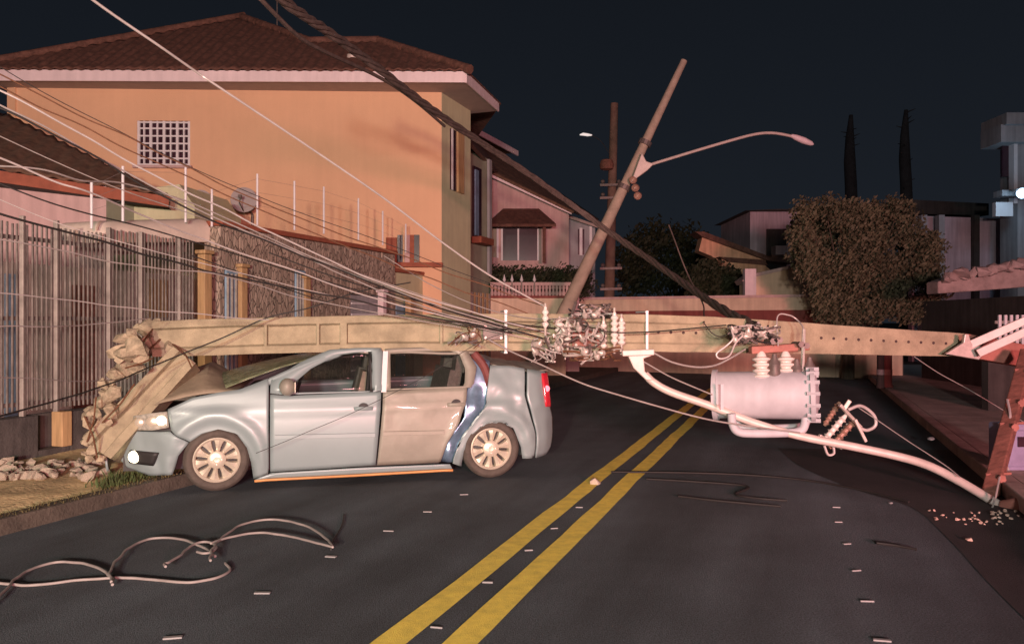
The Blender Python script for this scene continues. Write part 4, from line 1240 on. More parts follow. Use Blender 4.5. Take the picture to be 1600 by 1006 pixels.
for far in (False, True):
    side = {'far': far}
    panel('front_fender', M['car'], ARCHF, [(262, 640), (300, 622), (340, 614), (375, 609), (419, 592)],
          [(297, 690), (275, 679), (268, 672), (264, 655), (262, 640)], [(396, 748), (419, 741), (419.5, 690), (419.5, 640), (419, 592)], 30, 16, far=far)
    panel('bumper', M['car'], [(190, 738), (230, 746), (268, 742)], [(160, 668), (205, 677), (266, 674.5)],
          [(190, 738), (168, 722), (160, 695), (160, 668)], [(268, 742), (278, 712), (295, 691.5), (273, 680), (266, 674.5)], 22, 14, far=far, dent=0.03)
    fd = panel('door', M['car'], [(422, 738), (500, 733), (587, 727)], [(422, 617), (445, 619), (520, 616), (596, 612.5)],
          [(422, 738), (422, 680), (422, 617)], [(587, 727), (591, 680), (594.5, 640), (596, 612.5)], 22, 18, far=far)
    rd = panel('door', M['caraged'] if not far else M['car'], [(589.5, 727), (640, 725), (689, 722)], [(599, 612), (660, 609), (731, 605)],
          [(589.5, 727), (594, 680), (597.5, 640), (599, 612)], [(689, 722), (699, 692), (717, 660), (729, 625), (731, 605)], 22, 18, far=far, dent=0.006,
          label=None if far else 'rear door with dusty beige tinted silver paint')
    ring('window_frame', M['car'], [(422, 615), (422, 596), (470, 567), (515, 548), (560, 545), (600, 545), (597, 611)],
         [(445, 617), (451, 606), (486, 577), (527, 556), (558, 552), (581, 551), (582, 613)], far=far, parent=fd)
    ring('window_frame', M['caraged'] if not far else M['car'], [(602, 610.5), (604, 546), (660, 544), (715, 543), (735, 549), (748, 575), (740, 606)],
         [(611, 608), (612, 552), (660, 550), (708, 549), (722, 555), (730, 578), (727, 604)], far=far, parent=rd)
    # glass
    panel('window', M['carglass'], [(445, 617), (582, 613)], [(486, 577), (527, 556), (558, 552), (581, 551)], [(445, 617), (486, 577)], [(582, 613), (581, 551)], 10, 8, off=0.018, far=far, th=0.004, parent=fd)
    panel('window', M['carglass'], [(611, 608), (727, 604)], [(612, 552), (660, 550), (708, 549), (722, 555)], [(611, 608), (612, 552)], [(727, 604), (730, 578), (722, 555)], 10, 8, off=0.018, far=far, th=0.004, parent=rd)
    panel('window_divider', M['carblack'], [(578.5, 613), (583, 613)], [(577, 551), (583, 551)], [(578.5, 613), (577, 551)], [(583, 613), (583, 551)], 2, 4, off=0.0, far=far, th=0.03, parent=fd)
    panel('sill', M['car'], [(398, 750), (555, 742), (708, 733)], [(424, 740.5), (560, 732), (704, 726)], [(398, 750), (424, 740.5)], [(708, 733), (704, 726)], 20, 3, off=0.012, far=far)
    panel('sill_trim', M['sillorange'], [(397, 754), (555, 746), (709, 737)], [(397, 751), (555, 743), (709, 734)], [(397, 754), (397, 751)], [(709, 737), (709, 734)], 20, 2, off=0.0, far=far)
    # door furniture
    for par, hx, hy in ((fd, 568, 638), (rd, 713, 632)):
        s, z = CL(hx, hy); w = wprof(s, z)
        mb = MB(); rows = []
        for i in range(13):
            t = i / 12; x = (t - .5) * .19; b = -.032 * math.sin(math.pi * t) ** .7
            rows.append([Vector((s + x, (CW - (w + b + dw)) if far else (w + b + dw), z + dz)) for dz, dw in ((-.02, .012), (-.018, -.004), (.0, -.010), (.018, -.004), (.02, .012))])
        mb.grid(rows); mb.build('handle', M['car'] if par is fd else M['caraged'], par, smooth=True)
        mb = MB(); yw_ = w - .001
        mb.lathe([(.055, 0), (.05, .002), (.002, .0022)], (s, CW - yw_ if far else yw_, z), (0, 1 if far else -1, 0), 18); mb.build('handle_recess', M['carblack'], par)
    for par, x0, x1, y0, y1 in ((fd, 430, 586, 682.5, 679), (rd, 598, 694, 677, 675)):
        a, b = CL(x0, y0), CL(x1, y1); mb = MB(); rows = []
        for i in range(11):
            s, z = lerp(a[0], b[0], i / 10), lerp(a[1], b[1], i / 10); w = wprof(s, z)
            rows.append([Vector((s, (CW - (w - d)) if far else (w - d), z + dz)) for dz, d in ((-.022, .008), (-.018, .024), (.018, .024), (.022, .008))])
        mb.grid(rows); mb.build('side_moulding', M['car'] if par is fd else M['caraged'], par, smooth=True, angle=30)
    # lamps
    hl = panel('headlight', M['lens'], [(208, 674), (236, 673), (264, 668)], [(204, 652), (235, 646), (261, 643)], [(208, 674), (202, 664), (204, 652)], [(264, 668), (261, 643)], 10, 6, off=-0.004, far=far)
    for x, y, r, mm in ((215, 662, .045, 'alloy'), (236, 659, .05, 'alloy'), (252, 657, .045, 'lamplit')):
        s, z = CL(x, y); w = wprof(s, z) - .012
        mb = MB(); mb.lathe([(r, 0), (r * .9, .02), (r * .5, .03), (.003, .032)], (s, CW - w if far else w, z), (-.25, 1 if far else -1, 0), 14); mb.build('bulb', M[mm], hl, smooth=True)
    fg = panel('fog_lamp', M['carblack'], [(196, 728), (238, 729)], [(198, 707), (247, 708)], [(196, 728), (194, 717), (198, 707)], [(238, 729), (247, 708)], 6, 4, off=-0.012, far=far)
    s, z = CL(205, 717); w = wprof(s, z) - .02
    mb = MB(); mb.lathe([(.058, 0), (.055, .012), (.035, .025), (.003, .028)], (s, CW - w if far else w, z), (-.3, 1 if far else -1, 0), 16); mb.build('bulb', M['lamplit'], fg, smooth=True)
    # rear
    panel('inner_panel', M['carblue'], [(686, 724), (710, 724)], [(744, 556), (772, 566)], [(686, 724), (697, 692), (726, 655), (729, 620), (742, 590), (744, 556)],
          [(710, 724), (719, 699), (741, 667), (763, 636), (766, 612), (772, 566)], 10, 22, off=0.055, far=far, dent=0.05)
    panel('rear_quarter', M['car'], ARCHR, [(770, 572), (800, 573), (824, 577)], [(722, 730), (707, 724), (715, 699), (737, 667), (759, 636), (762, 612), (770, 572)],
          [(818, 717), (837, 716), (838, 682), (830, 652), (820, 620), (824, 577)], 30, 24, far=far, dent=0.022 if not far else 0)
    panel('rear_bumper', M['car'], [(840, 717), (862, 714)], [(828, 578), (863, 583)], [(840, 717), (841, 680), (833, 650), (824, 620), (828, 578)],
          [(862, 714), (872, 702), (876, 680), (875, 655), (868, 638), (863, 583)], 10, 18, far=far, dent=0.02)
    tl = panel('tail_light', M['tail'], [(857, 637), (868, 638)], [(853, 585), (865, 585)], [(857, 637), (855, 610), (853, 585)], [(868, 638), (866, 610), (865, 585)], 5, 9, off=-0.014, far=far)
    if not far:
        s, z = CL(861, 609); w = wprof(s, z) - .03
        mb = MB(); mb.lathe([(.035, 0), (.03, .012), (.003, .016)], (s, w, z), (.25, -1, 0), 12); mb.build('bulb', M['taillit'], tl, smooth=True)
    # pillar between windscreen and door
    def cp(px, py, w): 
        s, z = CL(px, py, w); return Vector((s, CW - w if far else w, z))
    mb = MB(); mb.tube(spline([cp(378, 614, .10), cp(430, 592, .10), cp(480, 570, .14), cp(534, 551, .20)], 6), [.034] * 18 + [.028], 10)
    mb.build('windscreen_pillar', M['car'], car, smooth=True)
    mb = MB(); mb.bar(cp(603, 549, .14), cp(600, 613, .035), .05, .035, mi=0); mb.build('door_pillar', M['carblack'] if far else M['whiteframe'], car)
    mb = MB(); mb.tube(spline([cp(740, 552, .2), cp(757, 575, .15), cp(768, 612, .11)], 6), .045, 8); mb.build('rear_pillar', M['carred'], car, smooth=True)
    # mirror
    s, z = CL(451, 604, -.08)
    mb = MB(); rows = []
    for i in range(13):
        a = math.pi * i / 12; ring_ = []
        for k in range(14):
            b = 2 * math.pi * k / 14
            ring_.append(Vector((s + .095 * math.sin(a) * math.cos(b) * .8 - .01, (1 if not far else -1) * (-.02 - .10 * (1 - math.cos(a)) ) + (CW if far else 0) , z + .085 * math.sin(a) ** .8 * math.sin(b))))
        rows.append(ring_ + [ring_[0]])
    mb.grid(rows); mi = mb.build('mirror', M['caraged'] if not far else M['car'], car, smooth=True)
    yo_ = CW + .12 if far else -.12
    mb = MB(); mb.box((s + .062, yo_, z), (.008, .15, .10)); mb.build('mirror_glass', M['alloy'], mi, bevel=.003)
    mb = MB(); mb.bar((s + .01, CW - .04 if far else .04, z - .05), (s + .0, CW + .05 if far else -.05, z - .03), .05, .04); mb.build('mirror_stem', M['carblack'], mi)

# bonnet, folded upwards
rnd = random.Random(5)
mb = MB(); rows = []
xs = [186, 230, 253, 291, 330, 352, 376]
near = [CL(x, y, .10) for x, y in zip(xs, [662, 637, 628, 618, 613, 611, 608])]
for i in range(33):
    t = i / 32; row = []
    s = lerp(near[0][0], near[-1][0], t); z0 = interp([q[0] for q in near], [q[1] for q in near], s)
    fold = interp([0, .25, .5, .68, .8, 1], [.05, .15, .24, .29, .17, 0.0], t)
    for j in range(23):
        v = j / 22
        wv = interp([0, 1], [wprof(s, .85) + .06, CW - wprof(s, .85) - .06], v)
        prof = math.sin(math.pi * min(1, v * 1.5) * .5) ** .8 if v < .67 else math.sin(math.pi * (1 - v) * 1.5 * .5 + 0.0) ** .8
        zz = z0 + fold * prof + .03 * noise.noise(Vector((s * 3.2, wv * 2.6, 1))) * (0.3 + prof) - .035 * abs(math.sin(wv * 5 + s * 3)) * prof * fold * 4
        row.append(Vector((s - .10 * prof * (1 - t), wv, zz)))
    rows.append(row)
mb.grid(rows); bn = mb.build('bonnet', M['bonnet'], car, smooth=True, angle=24, solid=0.012)
bn['label'] = 'bonnet folded upwards with dusty beige crumpled metal'
# front end between the bumper corners, windscreen, roof, boot
mb = MB(); rows = []
for i in range(19):
    v = i / 18; wv = lerp(.42, CW - .42, v); row = []
    for j in range(9):
        z = lerp(.16, .72, j / 8); row.append(Vector((-1.04 - .05 * math.sin(math.pi * v) + .03 * noise.noise(Vector((wv * 4, z * 5, 2))), wv, z)))
    rows.append(row)
mb.grid(rows); gr = mb.build('front_panel', M['car'], car, smooth=True, solid=.02)
mb = MB()
for k in range(5): mb.bar((-1.085, .5, .42 + k * .05), (-1.085, CW - .5, .42 + k * .05), .02, .018)
mb.build('grille', M['carblack'], gr)
def sheet_grid(name, m, f, nu, nv, solid=.015, label=None):
    mb = MB(); mb.grid([[f(i / nu, j / nv) for j in range(nv + 1)] for i in range(nu + 1)])
    o = mb.build(name, m, car, smooth=True, angle=40, solid=solid)
    if label: o['label'] = label
    return o
sw0, sz0 = CL(352, 606, .1); sw1, sz1 = CL(531, 550, .2)
def wscreen(u, v):
    s = lerp(sw0, sw1, u) - .10 * math.sin(math.pi * v) * (1 - u * .6); z = lerp(sz0, sz1, u) + .03 * math.sin(math.pi * u) + .11 * math.sin(math.pi * v) * (1 - u)
    return Vector((s, lerp(.13 + .06 * u, CW - .13 - .06 * u, v), z))
M['screen'] = mat('cracked_windscreen', (0.07, 0.09, 0.045), 0.18, var=0.6, scale=9, color2=(0.30, 0.34, 0.21), alpha=0.85, bump=0.6, bscale=14, stretch=(1, 2, 1))  # mottled greens put reflected greenery into the glass colour
sheet_grid('windscreen', M['screen'], wscreen, 14, 18, .006, 'cracked greenish windscreen')
rs1 = CL(742, 548, .2)[0]
def roof(u, v):
    s = lerp(sw1, rs1, u); w = lerp(.17, CW - .17, v)
    z = 1.325 + .10 * max(0, v - .45) / .55 - .05 * math.sin(math.pi * min(1, v / .6)) - .035 * u + .02 * noise.noise(Vector((s * 3, w * 3, 9)))
    return Vector((s, w, z - .03 * (v < .03)))
sheet_grid('roof', M['caraged'], roof, 16, 18, .02, 'caved in roof under the pole')
bs0, bz0 = CL(771, 571, .12); bs1, bz1 = CL(864, 582, .2)
def bootf(u, v):
    s = lerp(bs0, bs1, u); w = lerp(.13 + .2 * u * u, CW - .13 - .2 * u * u, v)
    z = lerp(bz0, bz1, u) + .055 * math.sin(math.pi * v) + .05 * noise.noise(Vector((s * 5, w * 4, 5)))
    return Vector((s, w, z))
sheet_grid('boot_lid', M['caraged'], bootf, 14, 18, .015, 'buckled dusty boot lid')
def rscreen(u, v):
    s = lerp(rs1, bs0, u); w = lerp(.2, CW - .2, v)
    return Vector((s + .03 * math.sin(math.pi * v), w, lerp(1.27, bz0, u)))
sheet_grid('rear_window', M['glassdark'], rscreen, 6, 10, .006)
def rearp(u, v):
    w = lerp(.30, CW - .30, v); z = lerp(.22, bz1, u)
    return Vector((3.27 + .05 * math.sin(math.pi * v) + .03 * (1 - abs(u - .4)) , w, z))
sheet_grid('rear_panel', M['car'], rearp, 8, 12, .02)
# dark core and cabin
mb = MB(); mb.box((1.15, CW / 2, .36), (4.0, 1.16, .36)); mb.box((-.35, CW / 2, .60), (.9, 1.1, .25)); mb.box((2.85, CW / 2, .66), (.85, 1.1, .36))
mb.box((1.25, CW / 2, .34), (1.72, 1.5, .36))
mb.build('underbody', M['carblack'], car)
mb = MB(); mb.box((.42, CW / 2, .80), (.42, 1.42, .26)); mb.build('dashboard', M['carblack'], car, bevel=.05, seg=3)
mb = MB()
cx_, cy_, cz_ = .72, .42, .88
mb.tube([Vector((cx_ + .10 * math.sin(a) * .5, cy_ + .18 * math.cos(a), cz_ + .18 * math.sin(a))) for a in [2 * math.pi * k / 24 for k in range(24)]], .016, 8, closed=True)
mb.bar((cx_, cy_ - .17, cz_), (cx_, cy_ + .17, cz_), .03, .02); mb.cyl((cx_ - .3, cy_, cz_ - .1), (cx_, cy_, cz_), .03, n=8)
mb.build('steering_wheel', M['carblack'], car, smooth=True)
def seat(s, w, m, wid=.5):
    mb = MB()
    mb.box((s - .24, w, .46), (.52, wid, .16), rot=Matrix.Rotation(.1, 3, 'Y'))
    mb.box((s + .08, w, .78), (.15, wid * .94, .60), rot=Matrix.Rotation(.22, 3, 'Y'), taper=.86)
    for d in ((0,) if wid < .8 else (-.4, .4)):
        mb.box((s + .19, w + d, 1.14), (.10, .27, .17), rot=Matrix.Rotation(.15, 3, 'Y'))
        mb.cyl((s + .17, w + d - .06, 1.0), (s + .18, w + d - .06, 1.1), .01, n=6); mb.cyl((s + .17, w + d + .06, 1.0), (s + .18, w + d + .06, 1.1), .01, n=6)
    return mb.build('seat', m, car, smooth=True, bevel=.045, seg=3)
seat(1.28, .46, M['seatlight']); seat(1.28, CW - .46, M['seat']); seat(2.18, CW / 2, M['seat'], 1.3)
mb = MB(); mb.tube(spline([(1.42, .13, 1.15), (1.40, .17, .9), (1.36, .2, .55)], 6), .02, 6); mb.build('seat_belt', M['carblack'], car)
# wheels
def wheel(s, far, steer, tilt):
    e_y = CW - .005 if far else .005
    sg = 1 if far else -1
    rt = Matrix.Rotation(steer, 3, 'Z') @ Matrix.Rotation(tilt, 3, 'X')
    tr = Vector((s, e_y - sg * .095, .295))
    ax = rt @ Vector((0, sg, 0))
    R_, hw_ = .297, .095
    mb = MB(); mb.lathe([(.10, -.03), (.17, -.03), (.175, .02), (.10, .035)], tr, ax, 28); wh = mb.build('wheel', M['carblack'], car, smooth=True)
    prof = [(.200, -hw_ * .8), (.225, -hw_), (.265, -hw_), (.287, -hw_ * .78), (R_, -hw_ * .55), (R_, hw_ * .55), (.288, hw_ * .78), (.266, hw_), (.262, hw_ + .003), (.230, hw_ + .003), (.226, hw_), (.205, hw_ * .84), (.200, hw_ * .6)]
    mb = MB(); mb.lathe(prof, tr, ax, 56, caps=False); mb.build('tyre', M['rubber'], wh, smooth=True, angle=40)
    mb = MB(); mb.lathe([(.202, hw_ * .55), (.210, hw_ * .88), (.200, hw_ * .93), (.186, hw_ * .82), (.180, hw_ * .4), (.178, -.04)], tr, ax, 48, caps=False)
    mb.lathe([(.085, .045), (.082, .076), (.06, .088), (.03, .090), (.026, .080), (.002, .079)], tr, ax, 24, caps=False)
    u0 = rt @ Vector((1, 0, 0)); v0 = ax.cross(u0)
    for k in range(10):
        a = 2 * math.pi * k / 10 + .2
        dr_ = u0 * math.cos(a) + v0 * math.sin(a); dt_ = v0 * math.cos(a) - u0 * math.sin(a)
        rows = []
        for i in range(6):
            r = lerp(.052, .193, i / 5); hwid = lerp(.015, .047, (i / 5) ** 2.2) if i < 5 else .050; h = lerp(.080, .074, i / 5) + .006 * math.sin(math.pi * i / 5)
            rows.append([tr + dr_ * r + dt_ * (hwid * x) + ax * (h - .016 * abs(x) ** 2 - (.03 if abs(x) > 1.2 else 0)) for x in (-1.25, -1, 0, 1, 1.25)])
        mb.grid(rows)
    for k in range(4):
        a = 2 * math.pi * k / 4; mb.lathe([(.009, .085), (.007, .094), (.001, .095)], tr + (u0 * math.cos(a) + v0 * math.sin(a)) * .044, ax, 8)
    mb.build('rim', M['alloy'], wh, smooth=True, angle=40)
wheel(0.0, False, .10, .03); wheel(2.63, False, .0, -.02); wheel(0.0, True, .10, 0); wheel(2.63, True, 0, 0)

# ================================================================ FALLEN CONCRETE POLE
pole = thing('fallen_pole', 'long pale concrete utility pole lying across the street and car roof', 'utility pole', (1.0, 8.3, 1.3))
PO = Vector(pole.location)
def pface(px):                                                        # near face depth
    k = (px - CX) / F
    return 8.027 / (1 - .135 * k)
stn = [215, 300, 420, 600, 760, 900, 1000, 1100, 1200, 1300, 1400, 1512]
top_ = [503, 499, 496, 492, 490, 490, 491, 494, 500, 507, 514, 521]
bot_ = [558, 556, 552, 548, 548, 548, 549, 550, 552, 553, 555, 557]
def ax_(px): return interp(stn, top_, px), interp(stn, bot_, px)
def section(px):
    Y = pface(px); t, b = ax_(px)
    T, Bt = P(px, t, Y), P(px, b, Y)
    return T, Bt
dn = Vector((-.135, .99, 0)).normalized()                              # into depth
def ibeam(px0, px1, n, name):
    mb = MB(); rows = []
    for i in range(n + 1):
        px = lerp(px0, px1, i / n); T, B_ = section(px); h = (T - B_).length; d = dn * h * .82
        upv = (T - B_).normalized(); fl = h * .20
        rec = .045 * min(1, max(0, (1190 - px) / 300)) + .006
        j = .004
        nz = lambda q: q + Vector((0, noise.noise(q * 6) * j, noise.noise(q * 5 + Vector((3, 1, 2))) * j))
        prof = [B_ + dn * 0, T - upv * (h - fl) + dn * 0, T - upv * (h - fl - .02) + dn * rec, T - upv * (fl + .02) + dn * rec, T - upv * fl, T + dn * .012 - upv * .0,
                T + dn * (h * .8), T - upv * fl + dn * (h * .82), T - upv * (fl + .02) + dn * (h * .82 - rec), B_ + upv * (fl + .02) + dn * (h * .82 - rec), B_ + upv * fl + dn * (h * .82), B_ + d]
        rows.append([nz(q) - PO for q in prof] + [nz(prof[0]) - PO])
    mb.grid(rows)
    k = len(rows[0]) - 1
    mb.add(rows[0][:k], [tuple(range(k))]); mb.add(rows[-1][:k], [tuple(range(k))])
    # transverse ribs in the recess
    for px in (415, 497, 537, 690, 758, 792):
        if px0 < px < px1:
            T, B_ = section(px); h = (T - B_).length; upv = (T - B_).normalized()
            a = T - upv * h * .19 + dn * .03; b = B_ + upv * h * .19 + dn * .03
            w = .03 if px not in (537,) else .07
            mb.bar(a - PO, b - PO, w, .055, up=(0, 1, 0))
    return mb.build(name, M['concrete'], pole, smooth=True, angle=25, bevel=0.006)
ibeam(238, 1512, 90, 'shaft')
for k in range(24):
    px = 1030 + k * 19.5
    if 1100 < px < 1270: continue
    T, B_ = section(px); c = T.lerp(B_, .47) + dn * (.045 * min(1, max(0, (1190 - px) / 300)) + .006) - PO
    mbh = MB(); mbh.cyl(c - dn * .004, c + dn * .03, .016, n=10)
    mbh.build('bolt_hole', M['hole'], pole)  # solid dark plug; the hole's inner shade is put into its colour
# broken butt: one cracked lump bending down from the snapped end
rnd = random.Random(21)
def rough_mass(name, m, lumps, org, parent, seed, vox=.02, slabs=()):
    """fused, fractured concrete: overlapping chunks voxel-joined, then roughened"""
    bm = bmesh.new(); r_ = random.Random(seed)
    for c, r in lumps:
        tmp = bmesh.new()
        for _ in range(16):
            v = Vector((r_.gauss(0, 1), r_.gauss(0, 1), r_.gauss(0, 1))).normalized() * r * r_.uniform(.75, 1.1)
            tmp.verts.new(v + Vector(c) - org)
        res = bmesh.ops.convex_hull(tmp, input=tmp.verts)
        bmesh.ops.delete(tmp, geom=list({g for g in res['geom_interior'] + res['geom_unused'] if isinstance(g, bmesh.types.BMVert)}), context='VERTS')
        me = bpy.data.meshes.new('tmp'); tmp.to_mesh(me); tmp.free(); bm.from_mesh(me); bpy.data.meshes.remove(me)
    for vs, fs in slabs:
        nv = [bm.verts.new(v) for v in vs]
        for f in fs: bm.faces.new([nv[i] for i in f])
    bmesh.ops.recalc_face_normals(bm, faces=bm.faces)
    me = bpy.data.meshes.new(name); bm.to_mesh(me); bm.free(); me.materials.append(m)
    o = bpy.data.objects.new(name, me); COL.objects.link(o); o.parent = parent
    return o
rough_mass('broken_end', M['fracture'], [(P(px, py, Y), r) for px, py, r, Y in ((232, 518, .13, 7.66), (226, 542, .14, 7.62), (252, 535, .17, 7.74), (214, 530, .08, 7.58), (246, 510, .09, 7.7), (262, 548, .12, 7.66), (262, 520, .13, 7.78), (206, 548, .09, 7.55), (214, 512, .05, 7.6))], PO, pole, 5)
for a, b in (((240, 512), (205, 560)), ((250, 530), (196, 585)), ((236, 545), (176, 600)), ((270, 538), (300, 575))):
    p0, p1 = P(*a, 7.6), P(*b, 7.3)
    mb = MB(); mb.tube(spline([p0 - PO, p0.lerp(p1, .5) + Vector((.04, -.05, .03)) - PO, p1 - PO], 6), .008, 6)
    mb.build('rebar', M['rebar'], pole)
# narrower steel-capped tip
mb = MB(); T, B_ = section(1508); T2, B2 = P(1640, 545, 8.85), P(1640, 580, 8.85)
mb.hexa([q - PO for q in (B_ - dn * .01, B_ + dn * .24, T + dn * .24, T - dn * .01)], [q - PO for q in (B2, B2 + dn * .2, T2 + dn * .2, T2)])
mb.build('tip', M['redsteel'], pole, bevel=.01)
# the snapped-off stub, leaning from the bonnet to the ground
stub = thing('pole_stub', 'broken concrete pole stub leaning from bonnet to ground by the fence', 'broken pole', G(150, 725, .1))
SO = Vector(stub.location)
a_, b_ = P(158, 704, 7.2), P(292, 560, 7.6)
def stubrow(t):
    c = a_.lerp(b_, t); d = (b_ - a_).normalized(); u = Vector((0, 1, 0)); u = (u - d * u.dot(d)).normalized(); v = d.cross(u).normalized()
    if v.z < 0: v = -v
    h = .155 - .02 * t; w = .15
    j = lambda q: q + Vector((noise.noise(q * 4), noise.noise(q * 4 + Vector((5, 0, 0))), noise.noise(q * 4 + Vector((0, 7, 0))))) * .012 * (1.3 - t)
    pr = [(-w, -h), (-w, -h * .45), (-w * .6, -h * .35), (-w * .6, h * .35), (-w, h * .45), (-w, h), (w, h), (w, -h)]
    return [j(c + u * p + v * q) - SO for p, q in pr]
rows = [stubrow(i / 20) for i in range(21)]
lum = []
for px, py, r in ((150, 690, .13), (142, 664, .12), (158, 640, .15), (176, 612, .15), (186, 590, .14), (200, 568, .14), (206, 545, .11), (168, 672, .1), (148, 708, .09), (215, 575, .11), (192, 556, .10), (140, 650, .07), (166, 625, .12), (222, 562, .1), (200, 600, .12), (182, 640, .1), (150, 652, .1), (172, 598, .08), (134, 690, .06), (140, 716, .06)):
    lum.append((P(px, py, 7.16 + rnd.uniform(-.1, .12)), r))
mbs = MB(); mbs.grid([r + [r[0]] for r in rows]); mbs.add(rows[0], [tuple(range(8))]); mbs.add(rows[-1], [tuple(range(8))])
mbs.build('shaft', M['concrete'], stub, smooth=True, angle=25, bevel=.006)
for px, py, r in ((205, 522, .08), (192, 530, .09), (183, 548, .11), (200, 552, .13), (214, 540, .12), (196, 572, .12), (182, 585, .10), (210, 575, .10), (170, 606, .09), (180, 615, .12), (164, 600, .07), (158, 628, .10), (172, 640, .11), (146, 650, .10), (138, 660, .075), (152, 668, .11), (144, 682, .08), (134, 690, .05), (148, 700, .10), (140, 716, .05), (156, 714, .07), (168, 660, .06), (132, 708, .035), (188, 560, .06), (220, 558, .09), (176, 596, .05), (160, 615, .045), (140, 640, .05)):
    me = chunk_mesh('broken_lump', M['fracture'], r, rnd.randint(1, 9999), rnd.uniform(.6, 1.0), 11 + int(r * 60))
    x = bpy.data.objects.new('broken_lump', me); COL.objects.link(x); x.parent = stub
    x.location = P(px, py, 7.14 + rnd.uniform(-.08, .10)) - SO; x.rotation_euler = (rnd.uniform(-.5, .5), rnd.uniform(-.8, .2), rnd.uniform(0, 6))
for px, py, qx, qy in ((132, 650, 152, 715), (150, 620, 136, 690), (196, 575, 238, 560), (160, 660, 210, 600)):
    mb = MB(); mb.tube([P(px, py, 7.0) - SO, P((px + qx) / 2 + 4, (py + qy) / 2, 6.95) - SO, P(qx, qy, 7.05) - SO], .008, 6)
    mb.build('rebar', M['rebar'], stub)
# loose rubble on the pavement
def scatter(name, label, cat, group, m, pts, r0, r1, z, seed):
    rnd = random.Random(seed); protos = [chunk_mesh(name, m, 1.0, seed * 10 + i, .65, 14) for i in range(6)]
    for px, py in pts:
        g = G(px, py, z); r = rnd.uniform(r0, r1)
        o = bpy.data.objects.new(name, rnd.choice(protos)); COL.objects.link(o)
        o.location = g + Vector((0, 0, r * .4)); o.scale = (r, r, r); o.rotation_euler = (rnd.uniform(0, .5), rnd.uniform(0, .5), rnd.uniform(0, 6))
        tag(o, label, cat, group)
rnd = random.Random(77)
scatter('concrete_chunk', 'broken piece of pale concrete in the rubble strip below the fence', 'rubble', 'rubble along the fence foot', M['stonerubble'],
        [(rnd.uniform(0, 165), rnd.uniform(724, 749)) for _ in range(70)], .03, .085, .115, 5)
scatter('kerb_chip', 'small white chip lying on the asphalt along the left kerb', 'rubble', 'white chips along the kerb', M['marker'],
        [(52, 812), (57, 808), (66, 810), (75, 806), (86, 805), (98, 803), (110, 800), (150, 792), (178, 785), (190, 781), (200, 781), (232, 771), (262, 764)], .012, .032, .0, 6)
scatter('debris_fragment', 'small red lit fragment in the debris line by the fallen lamp head', 'debris', 'debris by the fallen lamp head', M['redglass'],
        [(1452 + rnd.uniform(0, 140), 806 + rnd.uniform(-8, 14)) for _ in range(46)], .008, .026, .0, 7)
def single(name, label, px, py, r, m, seed, cat='debris', z=0.0):
    g = G(px, py, z); me = chunk_mesh(name, m, r, seed, .55); o = bpy.data.objects.new(name, me); COL.objects.link(o); o.location = g + Vector((0, 0, r * .35)); tag(o, label, cat)
single('concrete_chunk', 'pale flat stone lying on the left yellow line', 930, 756, .07, M['stonerubble'], 91)
single('paper_scrap', 'pale scrap lying on the right pavement', 1455, 687, .05, M['marker'], 92, z=.115)
single('debris_fragment', 'pale fragment on the dark asphalt below the debris line', 1514, 845, .035, M['redglass'], 93)
single('debris_fragment', 'lone white fragment on the right lane beside the markers', 1392, 787, .022, M['marker'], 94)
# ================================================================ LEANING AND UPRIGHT POLES
def pole_between(name, label, a, b, r0, r1, m):
    t = thing(name, label, 'utility pole', a); o = Vector(a)
    mb = MB(); n = 12
    mb.tube([a.lerp(b, k / n) - o for k in range(n + 1)], [lerp(r0, r1, k / n) for k in range(n + 1)], 14)
    mb.build('shaft', m, t, smooth=True, angle=60)
    return t, o
YL = 20.0
la, lb = P(833, 590, YL), P(1069, 95, YL)
lp_, lo = pole_between('leaning_pole', 'bare concrete utility pole leaning to the right beyond the car', la, lb, .20, .085, M['concrete_far'])
for f_, w in ((.74, .0), (.60, .05)):
    q = la.lerp(lb, f_) - lo
    mb = MB(); mb.cyl(q - (lb - la).normalized() * .06, q + (lb - la).normalized() * .06, .17, n=14); mb.build('clamp', M['galvdark'], lp_)
mb = MB(); q = P(985, 292, YL) - lo
for k in range(3): mb.lathe([(.03, 0), (.10, .03), (.10, .07), (.05, .09), (.09, .12), (.03, .17)], q + Vector((.06 * k, -.25, -.2 * k + .1)), (.3, -1, .3), 10)
mb.build('insulator', M['brownporc'], lp_, smooth=True)
# its lamp arm
sl = thing('street_lamp', 'curved street lamp arm with flat head on the leaning pole', 'street lamp', P(1003, 263, YL - .3))
so = Vector(sl.location)
mb = MB(); arm = spline([P(x, y, YL - .3) - so for x, y in ((1000, 266), (1012, 259), (1060, 244), (1120, 226), (1175, 211), (1205, 208), (1232, 212), (1248, 217))], 6)
mb.tube(arm, .036, 8); mb.build('arm', M['armpaint'], sl, smooth=True)
mb = MB(); mb.prism([P(x, y, YL - .38) - so for x, y in ((986, 285), (1003, 238), (1010, 252), (1022, 256), (1012, 266))], (0, .18, 0)); mb.build('bracket', M['armpaint'], sl, bevel=.02)
mb = MB(); q0, q1 = P(1236, 212, YL - .3) - so, P(1271, 226, YL - .3) - so
d = (q1 - q0); 
mb.tube([q0, q0 + d * .2, q0 + d * .55, q0 + d * .9, q1], [.04, .07, .085, .06, .02], 12); mb.build('lamp_head', M['white'], sl, smooth=True)
ua, ub = P(949, 570, 27), P(960, 162, 27)
up_, uo = pole_between('upright_pole', 'dark upright utility pole behind the leaning pole', ua, ub, .20, .13, M['darkpole'])
mb = MB(); q = P(948, 258, 26.7) - uo
mb.lathe([(.08, -.18), (.22, -.14), (.25, 0), (.2, .16), (.07, .2)], q, n=12); mb.build('junction_box', M['redwood'], up_, smooth=True)
